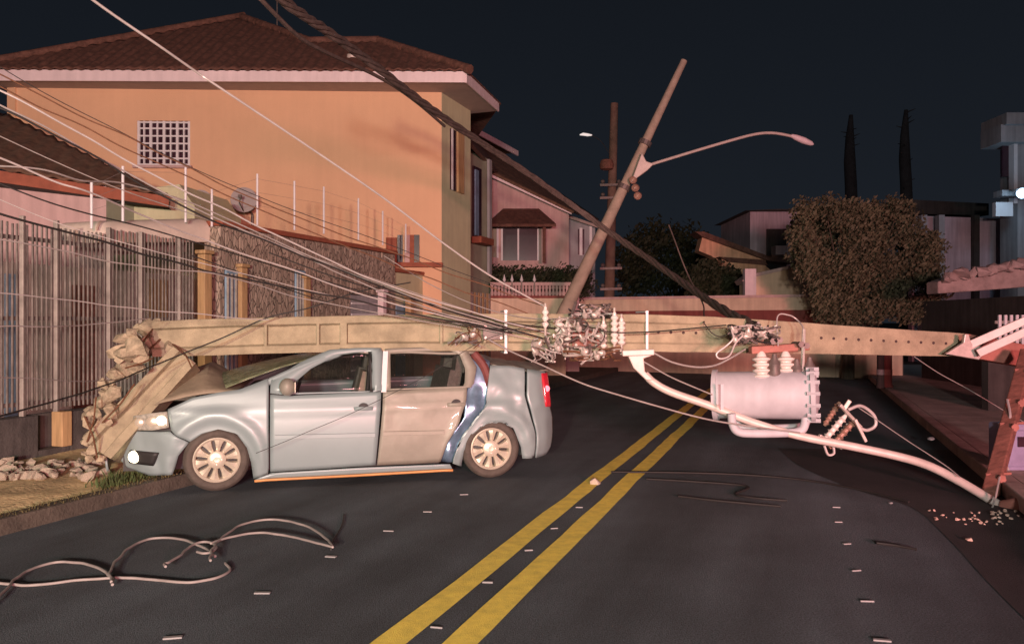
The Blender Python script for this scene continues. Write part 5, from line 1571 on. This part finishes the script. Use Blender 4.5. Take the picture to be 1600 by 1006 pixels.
for py in (290, 310, 420, 452, 478):
    mb = MB(); q = P(953, py, 26.75) - uo
    mb.bar(q + Vector((-.35, -.05, 0)), q + Vector((.4, -.05, .02)), .07, .08); mb.lathe([(.03, 0), (.07, .04), (.07, .1), (.03, .14)], q + Vector((.3, -.05, .05)), n=8); mb.lathe([(.03, 0), (.07, .04), (.07, .1), (.03, .14)], q + Vector((-.25, -.05, .05)), n=8)
    mb.build('cross_bracket', M['galvdark'], up_)
# small lamp out on its own dark arm (the faint white streak in the sky)
dl = thing('street_lamp', 'tiny pale lamp head on a dark thin arm left of the upright pole', 'street lamp', P(950, 232, 26.9))
do_ = Vector(dl.location)
mb = MB(); mb.tube(spline([P(952, 240, 26.9) - do_, P(938, 220, 26.9) - do_, P(922, 211, 26.9) - do_], 6), .014, 6); mb.build('arm', M['darktrunk'], dl)
mb = MB(); mb.tube([P(906, 211, 26.9) - do_, P(911, 210, 26.9) - do_, P(918, 211, 26.9) - do_, P(925, 211.5, 26.9) - do_], [.02, .05, .05, .02], 10); mb.build('lamp_head', M['lampwhite'], dl, smooth=True)

# ================================================================ TRANSFORMER HANGING FROM THE POLE
YT = 7.85
tc_ = P(1200, 616, YT)
tf = thing('transformer', 'pinkish white cylindrical transformer tipped on its side under the pole', 'transformer', tc_)
to = Vector(tf.location)
c0, c1 = P(1118, 617, YT + .16), P(1279, 617, YT - .18)
xl = (c1 - c0).length
rt_ = 37.0 / F * YT
mb = MB()
mb.lathe([(.02, 0), (rt_ * .93, 0), (rt_, .02), (rt_, xl - .06), (rt_ * 1.03, xl - .06), (rt_ * 1.03, xl - .03), (rt_ * .5, xl + .0), (.01, xl + .01)], c0 - to, (c1 - c0), 40)
mb.build('tank', M['trafopaint'], tf, smooth=True, angle=35)
mb = MB(); mb.lathe([(rt_ * 1.1, -.02), (rt_ * 1.1, .025), (rt_ * .9, .028), (rt_ * .9, -.02)], c0 - to, (c1 - c0), 40); mb.build('base_rim', M['trafopaint'], tf, smooth=True, angle=30)
mb = MB(); mb.lathe([(rt_ * 1.14, xl - .075), (rt_ * 1.14, xl - .035), (rt_ * .9, xl - .03), (rt_ * .9, xl - .075)], c0 - to, (c1 - c0), 40)
sd = (c1 - c0).normalized(); oa = sd.orthogonal().normalized(); ob = sd.cross(oa)
for k in range(14):
    a = 2 * math.pi * k / 14; q = c0 - to + sd * (xl - .02) + (oa * math.cos(a) + ob * math.sin(a)) * rt_ * 1.08
    mb.cyl(q - sd * .09, q + sd * .03, .02, n=6)
mb.build('lid_flange', M['trafopaint'], tf, smooth=True, angle=30)
# cooling pipe loop under the tank: two bent tubes
for dy, nm in ((-.20, 'cooling_pipe'), (.05, 'cooling_pipe')):
    mb = MB(); yo = YT + dy
    pts = [P(1143, 646, yo), P(1145, 663, yo), P(1153, 674, yo), P(1175, 677, yo), P(1232, 676, yo), P(1252, 672, yo), P(1258, 660, yo), P(1258, 646, yo)]
    if dy > 0: pts = [q + Vector((.02, 0, .05)) for q in pts]
    mb.tube(spline([q - to for q in pts], 6), .042, 12); mb.build(nm, M['trafopaint'], tf, smooth=True)
# red mounting bracket and two white bushings
mb = MB(); mb.bar(P(1172, 547, YT - .02) - to, P(1262, 541, YT + .02) - to, .10, .075); mb.build('mounting_bracket', M['redsteel'], tf, bevel=.01)
for px, py in ((1207, 529), (1217, 527), (1251, 534), (1259, 536)):
    mb = MB(); q = P(px, py + 4, YT - .1) - to; mb.cyl(q, q + Vector((0, .2, 0)), .024, n=8); mb.cyl(q + Vector((0, -.03, 0)), q, .034, n=6); mb.build('bolt', M['galvdark'], tf)
for px in (1191, 1229):
    mb = MB(); q0, q1 = P(px, 600, YT - .08) - to, P(px - 2, 549, YT - .04) - to
    d = q1 - q0; L = d.length
    pr = [(.10, 0), (.10, .02)]
    for k in range(4):
        h = .05 + k * (L - .1) / 4; pr += [(.055, h), (.092, h + .02), (.088, h + .035), (.055, h + .05)]
    pr += [(.04, L - .02), (.025, L)]
    mb.lathe(pr, q0, d, 20); mb.build('bushing', M['porcelain'], tf, smooth=True, angle=40)
mb = MB(); mb.tube([P(1253, 590, YT - .1) - to, P(1255, 540, YT - .1) - to, P(1256, 515, YT - .05) - to], .02, 8); mb.build('earth_rod', M['galv'], tf)
for px, py in ((1210, 575), (1245, 583), (1265, 580)):
    mb = MB(); q = P(px, py, YT - .12) - to; mb.lathe([(.05, -.08), (.06, -.05), (.05, 0), (.06, .04), (.03, .09), (.02, .14)], q, n=12); mb.build('terminal', M['galvdark'], tf, smooth=True)
mb = MB(); mb.bar(P(1128, 600, YT - rt_ - .0) - to, P(1128, 640, YT - rt_ - .0) - to, .03, .01); mb.build('lifting_lug', M['trafopaint'], tf)

# fuse cut-outs dangling at its right end
fc = thing('fuse_cutout', 'broken fuse cutout with porcelain rods dangling beside the transformer', 'fuse cutout', P(1308, 668, 7.7))
fo_ = Vector(fc.location)
for k, ((x0, y0), (x1, y1), m, r) in enumerate((((1284, 692), (1322, 648), 'porcelain', .036), ((1296, 700), (1338, 655), 'brownporc', .034), ((1306, 690), (1330, 660), 'porcelain', .03), ((1288, 665), (1312, 628), 'brownporc', .03))):
    a, b = P(x0, y0, 7.66 + k * .05) - fo_, P(x1, y1, 7.66 + k * .05) - fo_
    L = (b - a).length; pr = [(.015, 0)]
    for j in range(6):
        h = .02 + j * (L - .04) / 6; pr += [(r * .7, h), (r * 1.25, h + .014), (r * .75, h + .026)]
    pr += [(.015, L)]
    mb = MB(); mb.lathe(pr, a, b - a, 14); mb.build('insulator_rod', M[m], fc, smooth=True, angle=40)
mb = MB()
mb.bar(P(1280, 680, 7.6) - fo_, P(1315, 700, 7.65) - fo_, .04, .03); mb.bar(P(1312, 632, 7.6) - fo_, P(1345, 668, 7.65) - fo_, .04, .03); mb.bar(P(1336, 655, 7.6) - fo_, P(1353, 690, 7.6) - fo_, .03, .03)
mb.bar(P(1318, 640, 7.62) - fo_, P(1328, 625, 7.6) - fo_, .05, .04)
mb.build('bracket', M['galv'], fc, bevel=.006)
mb = MB(); mb.tube(spline([P(x, y, 7.62) - fo_ for x, y in ((1325, 640), (1345, 634), (1365, 648), (1368, 664), (1355, 672), (1342, 668))], 6), .016, 8); mb.tube(spline([P(x, y, 7.6) - fo_ for x, y in ((1288, 696), (1294, 710), (1303, 708), (1302, 696))], 5), .012, 6)
mb.build('lead_wire', M['whitecable'], fc, smooth=True)

# ================================================================ FALLEN STREET LAMP ARM
fl = thing('fallen_street_lamp', 'pale bent street lamp arm reaching from fallen pole to road at right', 'street lamp', P(1000, 560, 7.95))
fo_ = Vector(fl.location)
pts = [(1008, 585, 7.95), (1022, 598, 7.92), (1050, 613, 7.88), (1110, 634, 7.8), (1180, 661, 7.72), (1250, 681, 7.62), (1330, 697, 7.5), (1400, 712, 7.4), (1450, 727, 7.25), (1500, 752, 7.05), (1550, 782, 6.8), (1568, 793, 6.7)]
mb = MB(); mb.tube(spline([P(*q) - fo_ for q in pts], 6), .040, 12); mb.build('arm', M['armpaint'], fl, smooth=True)
mb = MB(); mb.prism([P(x, y, 7.86) - fo_ for x, y in ((980, 553), (1018, 548), (1018, 556), (1006, 560), (1008, 580), (1022, 594), (1010, 594), (990, 575))], (0, .12, 0))
mb.bar(P(972, 552, 7.82) - fo_, P(1022, 550, 7.82) - fo_, .05, .06); mb.build('bracket', M['armpaint'], fl, bevel=.01)
q0, q1 = P(1562, 791, 6.72) - fo_, P(1640, 805, 6.5) - fo_
mb = MB(); d = q1 - q0
mb.tube([q0, q0 + d * .12, q0 + d * .3, q0 + d * .7, q0 + d * .95, q1], [.05, .07, .10, .11, .08, .03], 14); mb.build('lamp_head', M['redsteel'], fl, smooth=True)
mb = MB(); mb.tube([P(1548, 800, 6.62) - fo_, P(1556, 775, 6.7) - fo_, P(1562, 745, 6.8) - fo_], .008, 6); mb.build('stay_wire', M['greycable'], fl)

# ================================================================ CROSSARMS AND BOX AT THE RIGHT END
ca = thing('crossarm', 'dark red timber crossarm leaning from the pole tip to the ground', 'crossarm', G(1545, 772))
co = Vector(ca.location)
a, b = G(1547, 775), P(1606, 552, 8.45)
mb = MB(); mb.bar(a - co, b - co, .13, .13); mb.build('beam', M['redwood'], ca, bevel=.012)
for t_ in (.12, .45, .62, .85):
    q = a.lerp(b, t_) - co; mb = MB(); mb.cyl(q + Vector((-.02, -.11, .0)), q + Vector((.0, .11, 0)), .018, n=8); mb.cyl(q + Vector((-.11, -.03, .02)), q + Vector((.13, -.02, .03)), .014, n=8); mb.lathe([(.04, 0), (.04, .02)], q + Vector((-.02, -.115, 0)), (0, -1, 0), 6); mb.build('bolt', M['redsteel'], ca)
sa_ = thing('steel_strut', 'pair of pale steel struts rising right from the pole tip', 'strut', P(1515, 548, 8.55))
so = Vector(sa_.location)
for (x0, y0, x1, y1, dy) in ((1512, 540, 1650, 480, 0), (1528, 552, 1660, 492, -.12)):
    mb = MB(); mb.bar(P(x0, y0, 8.55 + dy) - so, P(x1, y1, 8.2 + dy) - so, .07, .085); mb.build('strut_bar', M['armpaint'], sa_, bevel=.006)
mb = MB(); mb.prism([P(x, y, 8.5) - so for x, y in ((1478, 553), (1506, 535), (1508, 522), (1514, 522), (1518, 536), (1545, 545), (1530, 562))], (0, .05, 0)); mb.build('clamp_plate', M['galv'], sa_, bevel=.008)
bx = thing('meter_box', 'purplish grey plastic meter box on the ground behind the crossarm', 'box', G(1592, 752))
mb = MB(); mb.box((0, .1, .32), (.36, .22, .50)); mb.build('housing', M['boxpurple'], bx, bevel=.02)
mb = MB(); mb.box((0, -.025, .33), (.27, .025, .36)); mb.build('door', M['boxpurple'], bx, bevel=.01)
mb = MB(); mb.box((.03, -.046, .4), (.14, .012, .1)); mb.build('reading_window', M['glassdark'], bx)
mb = MB(); mb.tube(spline([(-.1, 0, .1), (-.2, -.06, .3), (-.12, -.05, .62), (-.05, .1, .8)], 6), .012, 6); mb.build('conduit', M['whitecable'], bx)

# ================================================================ LINE HARDWARE ON THE POLE
def insulator(label, px, y0, y1, Y, r, m='porcelain', tilt=0.0, grp=None):
    a, b = P(px, y1, Y), P(px + tilt, y0, Y)
    t = thing('insulator', label, 'insulator', a, group=grp)
    L = (b - a).length; pr = [(.012, 0)]
    n = max(2, int(L / .055))
    for k in range(n):
        h = .01 + k * (L - .04) / n; st = (L - .04) / n
        pr += [(r * .55, h), (r, h + st * .35), (r * .95, h + st * .6), (r * .5, h + st * .9)]
    pr += [(r * .5, L - .02), (.01, L)]
    mb = MB(); mb.lathe(pr, (0, 0, 0), b - a, 16); mb.build('shell', M[m], t, smooth=True, angle=45)
    mb = MB(); mb.cyl(-(b - a).normalized() * .09, (b - a) * 1.12, .012, n=8); mb.build('pin', M['galv'], t)
    return t
Yh = 7.86
insulator('leftmost white ribbed insulator of the cluster, standing on the pole', 852, 478, 512, Yh, .035)
insulator('white insulator with a bright double cap left of the hardware cluster centre', 874, 498, 530, Yh - .04, .05)
insulator('white insulator just right of the double capped one', 887, 500, 536, Yh - .02, .045)
insulator('slim pinkish insulator left of the tallest white insulator', 943, 500, 545, Yh, .034)
insulator('tallest white insulator at the centre of the cluster', 960, 487, 538, Yh - .05, .040)
insulator('white ribbed insulator right of the tallest one', 971, 496, 540, Yh, .042)
insulator('small upright insulator spool near the dark upright pole foot', 908, 488, 506, Yh + .25, .05, 'brownporc')
# pole bands
for px, lab in ((790, 'thin white steel band around the fallen pole above the rear wheel'), (1010, 'thin white steel band around the fallen pole right of the insulators')):
    T, B_ = section(px); t = thing('pole_band', lab, 'band', B_)
    h = (T - B_); mb = MB()
    e = .02
    mb.bar(-h * .06 - dn * e, h * 1.10 - dn * e, .026, .014, up=(0, 1, 0)); mb.bar(h * 1.07 - dn * e, h * 1.07 + dn * (h.length * .85), .035, .014); mb.bar(-h * .05 - dn * e, -h * .05 + dn * (h.length * .85), .035, .014)
    mb.build('strap', M['whiteframe'], t); mb = MB(); mb.cyl(h * .5 - dn * .05, h * .5 - dn * .02, .02, n=6); mb.build('bolt', M['galv'], t)
# grey clamp saddle
def saddle(label, px0, px1, f0, f1, m):
    T0, B0 = section(px0); T1, B1 = section(px1); t = thing('clamp_plate', label, 'clamp', B0)
    q = [B0.lerp(T0, f0), B1.lerp(T1, f0), B1.lerp(T1, f1), B0.lerp(T0, f1)]
    mb = MB(); mb.prism([x - B0 - dn * .03 for x in q], dn * .025); mb.build('plate', M[m], t, bevel=.005)
    mb = MB()
    for x in q: 
        c = x.lerp((q[0] + q[2]) / 2, .25) - B0; mb.cyl(c - dn * .06, c - dn * .02, .016, n=6)
    mb.build('bolt', M['galv'], t)
saddle('dark flat steel plate on the pole left of the white band', 754, 786, .30, .72, 'galvdark')
saddle('rust brown clamp plate in the middle of the insulator cluster', 893, 935, .1, .6, 'redsteel')
# tangled hardware clumps: each clump one thing, bent steel and wire offcuts
def tangle(label, cx_, cy_, rx, ry, Y, n, seed, mats, r=.008):
    t = thing('wire_tangle', label, 'wire tangle', P(cx_, cy_, Y)); o = Vector(t.location); rnd = random.Random(seed)
    for gi, mm in enumerate(mats):
        mb = MB()
        for _ in range(n):
            pts = []
            x, y = rnd.gauss(0, .4), rnd.gauss(0, .4); a = rnd.uniform(0, 6.28)
            for k in range(5):
                pts.append(P(cx_ + x * rx, cy_ + y * ry, Y + rnd.uniform(-.08, .08)) - o)
                a += rnd.uniform(-1.3, 1.3); x = max(-1, min(1, x + math.cos(a) * .35)); y = max(-1, min(1, y + math.sin(a) * .35))
            mb = MB(); mb.tube(spline(pts, 4), r * rnd.uniform(.7, 1.4), 6); mb.build('wire_offcut', M[mm], t, smooth=True)
    mb = MB()
    for _ in range(n // 2):
        q = P(cx_ + rnd.uniform(-.8, .8) * rx, cy_ + rnd.uniform(-.7, .7) * ry, Y - .05) - o
        mb = MB(); mb.lathe([(.012, -.04), (.03, -.02), (.034, .01), (.016, .03), (.012, .06)], q, (rnd.uniform(-1, 1), rnd.uniform(-.6, .3), rnd.uniform(-.3, 1)), 8); mb.build('connector', M['galv'], t, smooth=True)
    mb = MB()
    for _ in range(n // 2):
        q = P(cx_ + rnd.uniform(-.8, .8) * rx, cy_ + rnd.uniform(-.7, .7) * ry, Y) - o
        d = Vector((rnd.uniform(-1, 1), rnd.uniform(-.3, .3), rnd.uniform(-1, 1))).normalized() * rnd.uniform(.05, .12); mb = MB(); mb.bar(q - d, q + d, .025, .02); mb.build('steel_bracket', M['galvdark'], t)
tangle('pale tangle of wire ends and clamps hanging over the car boot', 855, 545, 24, 20, 7.72, 9, 1, ('whitecable', 'galv'))
tangle('tangle of clamps and dark leads between the white insulators', 905, 520, 40, 22, 7.76, 9, 2, ('galvdark', 'galv'))
tangle('small tangle of brackets under the pole left of the lamp arm', 925, 553, 45, 10, 7.8, 9, 3, ('galv', 'rebar'))
tangle('dark cluster of line clamps standing on top of the pole', 925, 486, 36, 10, 8.0, 7, 4, ('blackcable', 'galvdark', 'whitecable'))
tangle('knot of grey clamps on the pole above the transformer', 1178, 522, 40, 14, 7.75, 11, 5, ('galv', 'galvdark', 'blackcable'), .010)
tangle('few loose brown leads on the pole above the rear door', 730, 525, 18, 14, 7.66, 4, 6, ('rebar', 'greycable'), .006)

# ================================================================ CABLES
def cable(label, pts, r, m, name='cable', cat='cable', n=10, wob=0.0, seed=1, group=None):
    q = spline([P(*p) if len(p) == 3 else G(*p) for p in pts], n)
    if wob:
        q = [p + Vector((noise.noise(p * 2.1 + Vector((seed, 0, 0))), 0, noise.noise(p * 2.3 + Vector((0, seed, 0))))) * wob for p in q]
    o = q[0].copy(); mb = MB(); mb.tube([p - o for p in q], r * .82, 7)
    x = mb.build(name, M[m], smooth=True); x.location = o
    return tag(x, label, cat, group)
# heavy twisted bundle over the orange house to the transformer
bp = [P(*q) for q in ((415, -22, 7.2), (470, 22, 7.8), (510, 48, 8.3), (560, 84, 9), (610, 122, 9.7), (660, 160, 10.5), (705, 192, 11.3), (760, 228, 12.2), (830, 275, 13), (900, 325, 13.6), (960, 368, 13.4), (1010, 402, 12.6), (1060, 437, 11.4), (1100, 465, 10.2), (1140, 490, 9.0), (1185, 512, 8.1))]
bpath = spline(bp, 10)
bt = thing('cable_bundle', 'thick twisted dark cable bundle crossing in front of the orange house', 'cable bundle', bpath[0])
bo = Vector(bt.location)
for k in range(4):
    mb = MB(); pts = []
    for i, q in enumerate(bpath):
        a = i * .42 + k * math.pi / 2; rr = .034 * (1 + .5 * noise.noise(Vector((i * .12, k, 0))))
        pts.append(q + Vector((math.cos(a) * .6, .3 * math.cos(a), math.sin(a))) * rr - bo)
    mb.tube(pts, .025, 7); mb.build('strand', M['bundle'], bt, smooth=True)
mb = MB(); mb.tube([q + Vector((-.05, 0, -.12 - .10 * math.sin(i * .10))) - bo for i, q in enumerate(bpath[:60])], .022, 7); mb.build('strand', M['bundle'], bt, smooth=True)
# thin cable from the upper left
cable('pale cable slanting from the top left over the orange house roof', [(120, -18, 5.0), (175, 22, 5.2), (250, 73, 5.5), (310, 115, 5.8), (340, 135, 5.9), (480, 228, 6.5), (600, 310, 7.0), (690, 378, 7.4), (765, 430, 7.7), (850, 478, 8.0)], .011, 'whitecable')
CB = [
 ('upper pale cable in the left bundle crossing the block window corner', [(-30, 128, 5.2), (60, 172, 5.4), (180, 240, 5.8), (290, 298, 6.2), (420, 360, 6.7), (560, 428, 7.2), (700, 478, 7.6), (860, 520, 7.9)], .009, 'whitecable'),
 ('second pale cable just under the upper one on the left', [(-30, 150, 5.2), (60, 193, 5.4), (180, 258, 5.8), (290, 318, 6.2), (430, 380, 6.7), (560, 440, 7.2), (690, 488, 7.6), (820, 520, 7.9)], .008, 'greycable'),
 ('black cable running beneath the two pale cables on the left', [(-30, 158, 5.1), (60, 198, 5.3), (180, 263, 5.7), (300, 330, 6.1), (400, 372, 6.5), (520, 418, 7.0), (640, 465, 7.4), (760, 503, 7.7), (850, 530, 7.9)], .009, 'blackcable'),
 ('upper brown cable from the left edge of the orange wall', [(-30, 102, 5.8), (30, 132, 6), (120, 178, 6.3), (215, 222, 6.6), (330, 280, 7.0), (460, 338, 7.4), (600, 390, 7.8), (740, 440, 8.0), (850, 478, 8.1)], .007, 'rebar'),
 ('lower brown cable from the left edge of the orange wall', [(-30, 122, 5.8), (30, 150, 6), (120, 192, 6.3), (215, 240, 6.6), (330, 294, 7.0), (460, 352, 7.4), (600, 408, 7.8), (740, 460, 8.0), (850, 500, 8.1)], .007, 'rebar'),
 ('white cable entering at the left above the fence', [(-30, 234, 4.6), (30, 258, 4.8), (90, 284, 5.0), (145, 302, 5.2), (240, 345, 5.8), (330, 378, 6.3), (450, 420, 6.8), (600, 470, 7.4), (760, 508, 7.8)], .008, 'whitecable'),
 ('flatter white cable crossing the low brown roof at left', [(-30, 258, 5.0), (60, 265, 5.2), (130, 281, 5.5), (200, 290, 5.9), (300, 318, 6.4), (420, 372, 6.9), (560, 432, 7.4), (700, 482, 7.7), (830, 525, 7.9)], .0075, 'greycable'),
 ('black cable sagging across the top of the bar fence', [(-30, 326, 5.0), (60, 350, 5.3), (150, 374, 5.7), (240, 402, 6.1), (330, 425, 6.5), (430, 446, 6.9), (560, 472, 7.3), (700, 502, 7.6), (800, 520, 7.8)], .010, 'blackcable'),
 ('pale thin cable across the upper part of the bar fence', [(-30, 368, 4.8), (60, 386, 5.1), (150, 404, 5.5), (240, 419, 5.9), (330, 428, 6.3), (450, 460, 6.9), (580, 486, 7.3), (720, 512, 7.6)], .006, 'greycable'),
 ('pale thin cable across the middle of the bar fence', [(-30, 457, 4.8), (60, 464, 5.2), (180, 478, 5.8), (310, 490, 6.4), (420, 500, 6.9)], .0055, 'whitecable'),
 ('lower pale cable reaching the broken end of the pole', [(-30, 511, 5.0), (60, 509, 5.5), (140, 505, 6.2), (230, 500, 7.0)], .006, 'whitecable'),
 ('faint thin cable across the lower bar fence to the stub', [(-30, 588, 5.0), (60, 592, 5.5), (130, 594, 6.0), (180, 592, 6.6)], .0045, 'greycable'),
 ('dark cable rising over the broken pole end across its face', [(-30, 656, 4.8), (40, 640, 5.2), (110, 618, 5.8), (190, 592, 6.5), (260, 563, 7.0), (340, 530, 7.3), (420, 498, 7.45), (500, 475, 7.55), (570, 455, 7.7), (640, 440, 7.9)], .008, 'blackcable'),
 ('thin dark cable third from the top on the orange wall', [(-30, 86, 6.2), (60, 140, 6.4), (160, 192, 6.7), (300, 262, 7.1), (440, 322, 7.5), (580, 372, 7.8), (720, 426, 8.0), (850, 474, 8.1)], .0045, 'blackcable'),
 ('fine grey wire grazing the top of the stone wall', [(-30, 200, 5.6), (80, 250, 5.9), (200, 300, 6.3), (330, 345, 6.8), (470, 395, 7.3), (620, 448, 7.7), (780, 500, 7.9)], .005, 'greycable'),
 ('dark cable just above the stone wall gates', [(-30, 275, 5.2), (90, 320, 5.5), (210, 352, 6.0), (330, 386, 6.5), (470, 428, 7.1), (610, 468, 7.5), (770, 515, 7.8)], .007, 'blackcable'),
 ('fine pale wire between the two lower pole cables', [(-30, 300, 5.3), (100, 352, 5.7), (240, 392, 6.2), (380, 428, 6.8), (520, 462, 7.3), (690, 500, 7.7), (830, 530, 7.9)], .0045, 'whitecable'),
 ('dark wire dipping over the garage door', [(300, 400, 6.6), (420, 442, 7.0), (540, 480, 7.4), (660, 498, 7.6), (760, 512, 7.7), (850, 516, 7.8)], .006, 'blackcable'),
 ('dark wire crossing the white pillar to the cluster', [(420, 395, 7.2), (520, 432, 7.4), (600, 456, 7.6), (700, 482, 7.8), (800, 505, 7.9), (900, 515, 7.95)], .007, 'blackcable'),
 ('grey wire sagging between the green wall and the cluster', [(600, 400, 8.2), (680, 448, 8.1), (760, 482, 8.0), (840, 498, 8.0), (930, 492, 8.0)], .006, 'greycable'),
 ('thin bent lead curling over the pole above the boot', [(700, 540, 7.6), (722, 522, 7.55), (745, 520, 7.55), (752, 532, 7.58), (740, 545, 7.6)], .006, 'rebar'),
 ('grey cable from the pole over the car boot toward the transformer', [(760, 528, 7.6), (800, 550, 7.55), (850, 572, 7.5), (920, 602, 7.45), (1000, 627, 7.45), (1065, 645, 7.5), (1140, 661, 7.5), (1250, 676, 7.5)], .010, 'greycable'),
 ('thin green grey cable from the lamp bracket to the transformer base', [(1000, 562, 7.9), (1040, 585, 7.85), (1080, 603, 7.8), (1113, 617, 7.75)], .009, 'greycable'),
 ('drooping pink lit cable under the pole left of the transformer', [(1022, 552, 7.9), (1050, 566, 7.85), (1085, 573, 7.85), (1115, 571, 7.85), (1140, 560, 7.85), (1165, 545, 7.9)], .012, 'greycable'),
 ('white looped lead hanging from the clamps above the transformer', [(1165, 520, 7.7), (1150, 535, 7.68), (1140, 555, 7.66), (1125, 560, 7.66), (1120, 552, 7.66), (1135, 540, 7.66), (1146, 528, 7.66), (1145, 512, 7.7), (1180, 508, 7.75)], .011, 'whitecable'),
 ('pale lead arching over the pole above the transformer', [(1216, 540, 7.7), (1215, 495, 7.9), (1232, 492, 7.95), (1246, 500, 7.95), (1256, 515, 7.8), (1256, 545, 7.72), (1254, 580, 7.7)], .009, 'whitecable'),
 ('dark lead along the face of the pole right of the insulators', [(905, 506, 7.75), (950, 518, 7.78), (1000, 519, 7.82), (1050, 516, 7.86), (1090, 513, 7.9), (1135, 508, 7.92)], .008, 'blackcable'),
 ('thin lead hanging off the sagging bundle beside the dark tree', [(1045, 352, 11.5), (1058, 385, 11.3), (1068, 412, 11.2), (1080, 440, 11.0), (1098, 475, 10.0), (1100, 505, 8.2)], .012, 'bundle'),
 ('thin cable over the grass bank right of the pole', [(1428, 557, 8.7), (1470, 585, 8.8), (1520, 612, 8.9), (1570, 642, 9.0), (1640, 680, 9.0)], .006, 'greycable'),
 ('thin grey cable crossing the dark road to the right kerb', [(1335, 632, 7.7), (1370, 655, 7.6), (1420, 690, 7.4), (1475, 726, 7.15), (1500, 745, 7.0)], .006, 'greycable'),
 ('thin diagonal wire falling from the pole across the front door', [(860, 500, 7.6), (760, 530, 7.4), (660, 590, 7.3), (560, 640, 7.15), (480, 675, 7.0), (400, 708, 6.9)], .0035, 'blackcable'),
 ('dark looped drop wire on the pole face left of the transformer', [(1100, 505, 7.9), (1112, 520, 7.85), (1125, 526, 7.85), (1140, 520, 7.85), (1165, 512, 7.8)], .006, 'blackcable'),
]
for i, (lab, pts, r, m) in enumerate(CB):
    cable(lab, pts, r, m, wob=.02 if i < 13 else .006, seed=i)
# coil of stiff cable on the road in front
def z2(l): return [(x / 2, 700 + y / 2, z) for x, y, z in l]
coil = [
 ('long pale cable lying along the road at lower left with a bent end', [(-60, 420), (0, 421), (100, 428), (250, 412), (380, 404), (500, 412), (600, 418), (660, 408), (703, 394), (716, 376), (705, 358)]),
 ('pale cable arc rising from the left edge of the road', [(-60, 520), (0, 465), (45, 415), (90, 385), (170, 360), (250, 362), (310, 380), (345, 405), (350, 430)]),
 ('pale cable arc in the middle of the road coil', [(346, 425), (343, 395), (355, 370), (400, 320), (470, 290), (550, 288), (610, 306), (655, 330), (670, 345)]),
 ('small hooked pale cable loop between the road arcs', [(513, 382), (510, 374), (540, 362), (600, 315), (640, 302), (672, 312), (668, 332), (640, 340), (615, 334)]),
 ('large pale cable loop on the road closest to the yellow lines', [(658, 366), (658, 345), (668, 322), (700, 288), (760, 250), (850, 235), (940, 250), (1000, 281), (1038, 318), (1030, 321), (960, 302), (880, 284), (800, 278), (700, 296), (660, 312)]),
]
for i, (lab, pts) in enumerate(coil):
    q = []
    for k, (x, y) in enumerate(pts):
        g = G(x / 2, 700 + y / 2, 0.014); q.append(g)
    q = spline(q, 8); o = q[0].copy(); mb = MB()
    mb.tube([p - o + Vector((.012 * noise.noise(p * 9), .012 * noise.noise(p * 9 + Vector((4, 0, 0))), .008 * i)) for p in q], .0085, 8); x = mb.build('road_cable', M['greycable'], smooth=True); x.location = o
    tag(x, lab, 'cable')
# dark streaks and one cable end on the road, modelled as thin black tubes
for i, (lab, pts) in enumerate((('long black cable lying across the road behind the yellow lines', [(955, 737), (1050, 738), (1150, 741), (1250, 749), (1340, 764), (1420, 784)]),
                  ('short forked black cable on the right lane', [(1010, 748), (1080, 752), (1150, 757), (1170, 762), (1150, 772), (1180, 778), (1230, 782)]),
                  ('black offcut on the right lane near the white markers', [(1370, 848), (1400, 852), (1432, 858)]),
                  ('short black cable lying beside the far yellow line', [(1060, 775), (1120, 782), (1220, 791)]),
                  ('short dark cable end touching the large pale road loop', [(537, 803), (534, 820), (520, 845), (517, 858)]))):
    q = spline([G(x, y, .016) for x, y in pts], 8); o = q[0].copy(); mb = MB(); mb.tube([p - o for p in q], .010 if i < 4 else .006, 8)
    x = mb.build('road_cable', M['blackcable'], smooth=True); x.location = o; tag(x, lab, 'cable')

# fine grit and glass dust spread over the road round the crash
rnd = random.Random(123); mb = MB()
for _ in range(900):
    if rnd.random() < .55:
        q = G(rnd.gauss(620, 330), min(1000, 745 + abs(rnd.gauss(0, 75))))
    else:
        q = RD(rnd.uniform(-5, 9), rnd.uniform(.02, ROADW))
    d = (q - L0).dot(RT)
    if not 0.01 < d < ROADW - .01: continue
    r = rnd.uniform(.0015, .0045); a = rnd.uniform(0, 6.28)
    vs = [q + Vector((math.cos(a + k * 2.1) * r, math.sin(a + k * 2.1) * r, .001)) for k in range(3)] + [q + Vector((0, 0, r))]
    mb.add(vs, [(0, 1, 2), (0, 1, 3), (1, 2, 3), (2, 0, 3)])
tag(mb.build('grit', M['kerb']), 'fine pale grit scattered over the asphalt around the car', 'grit', kind='stuff')
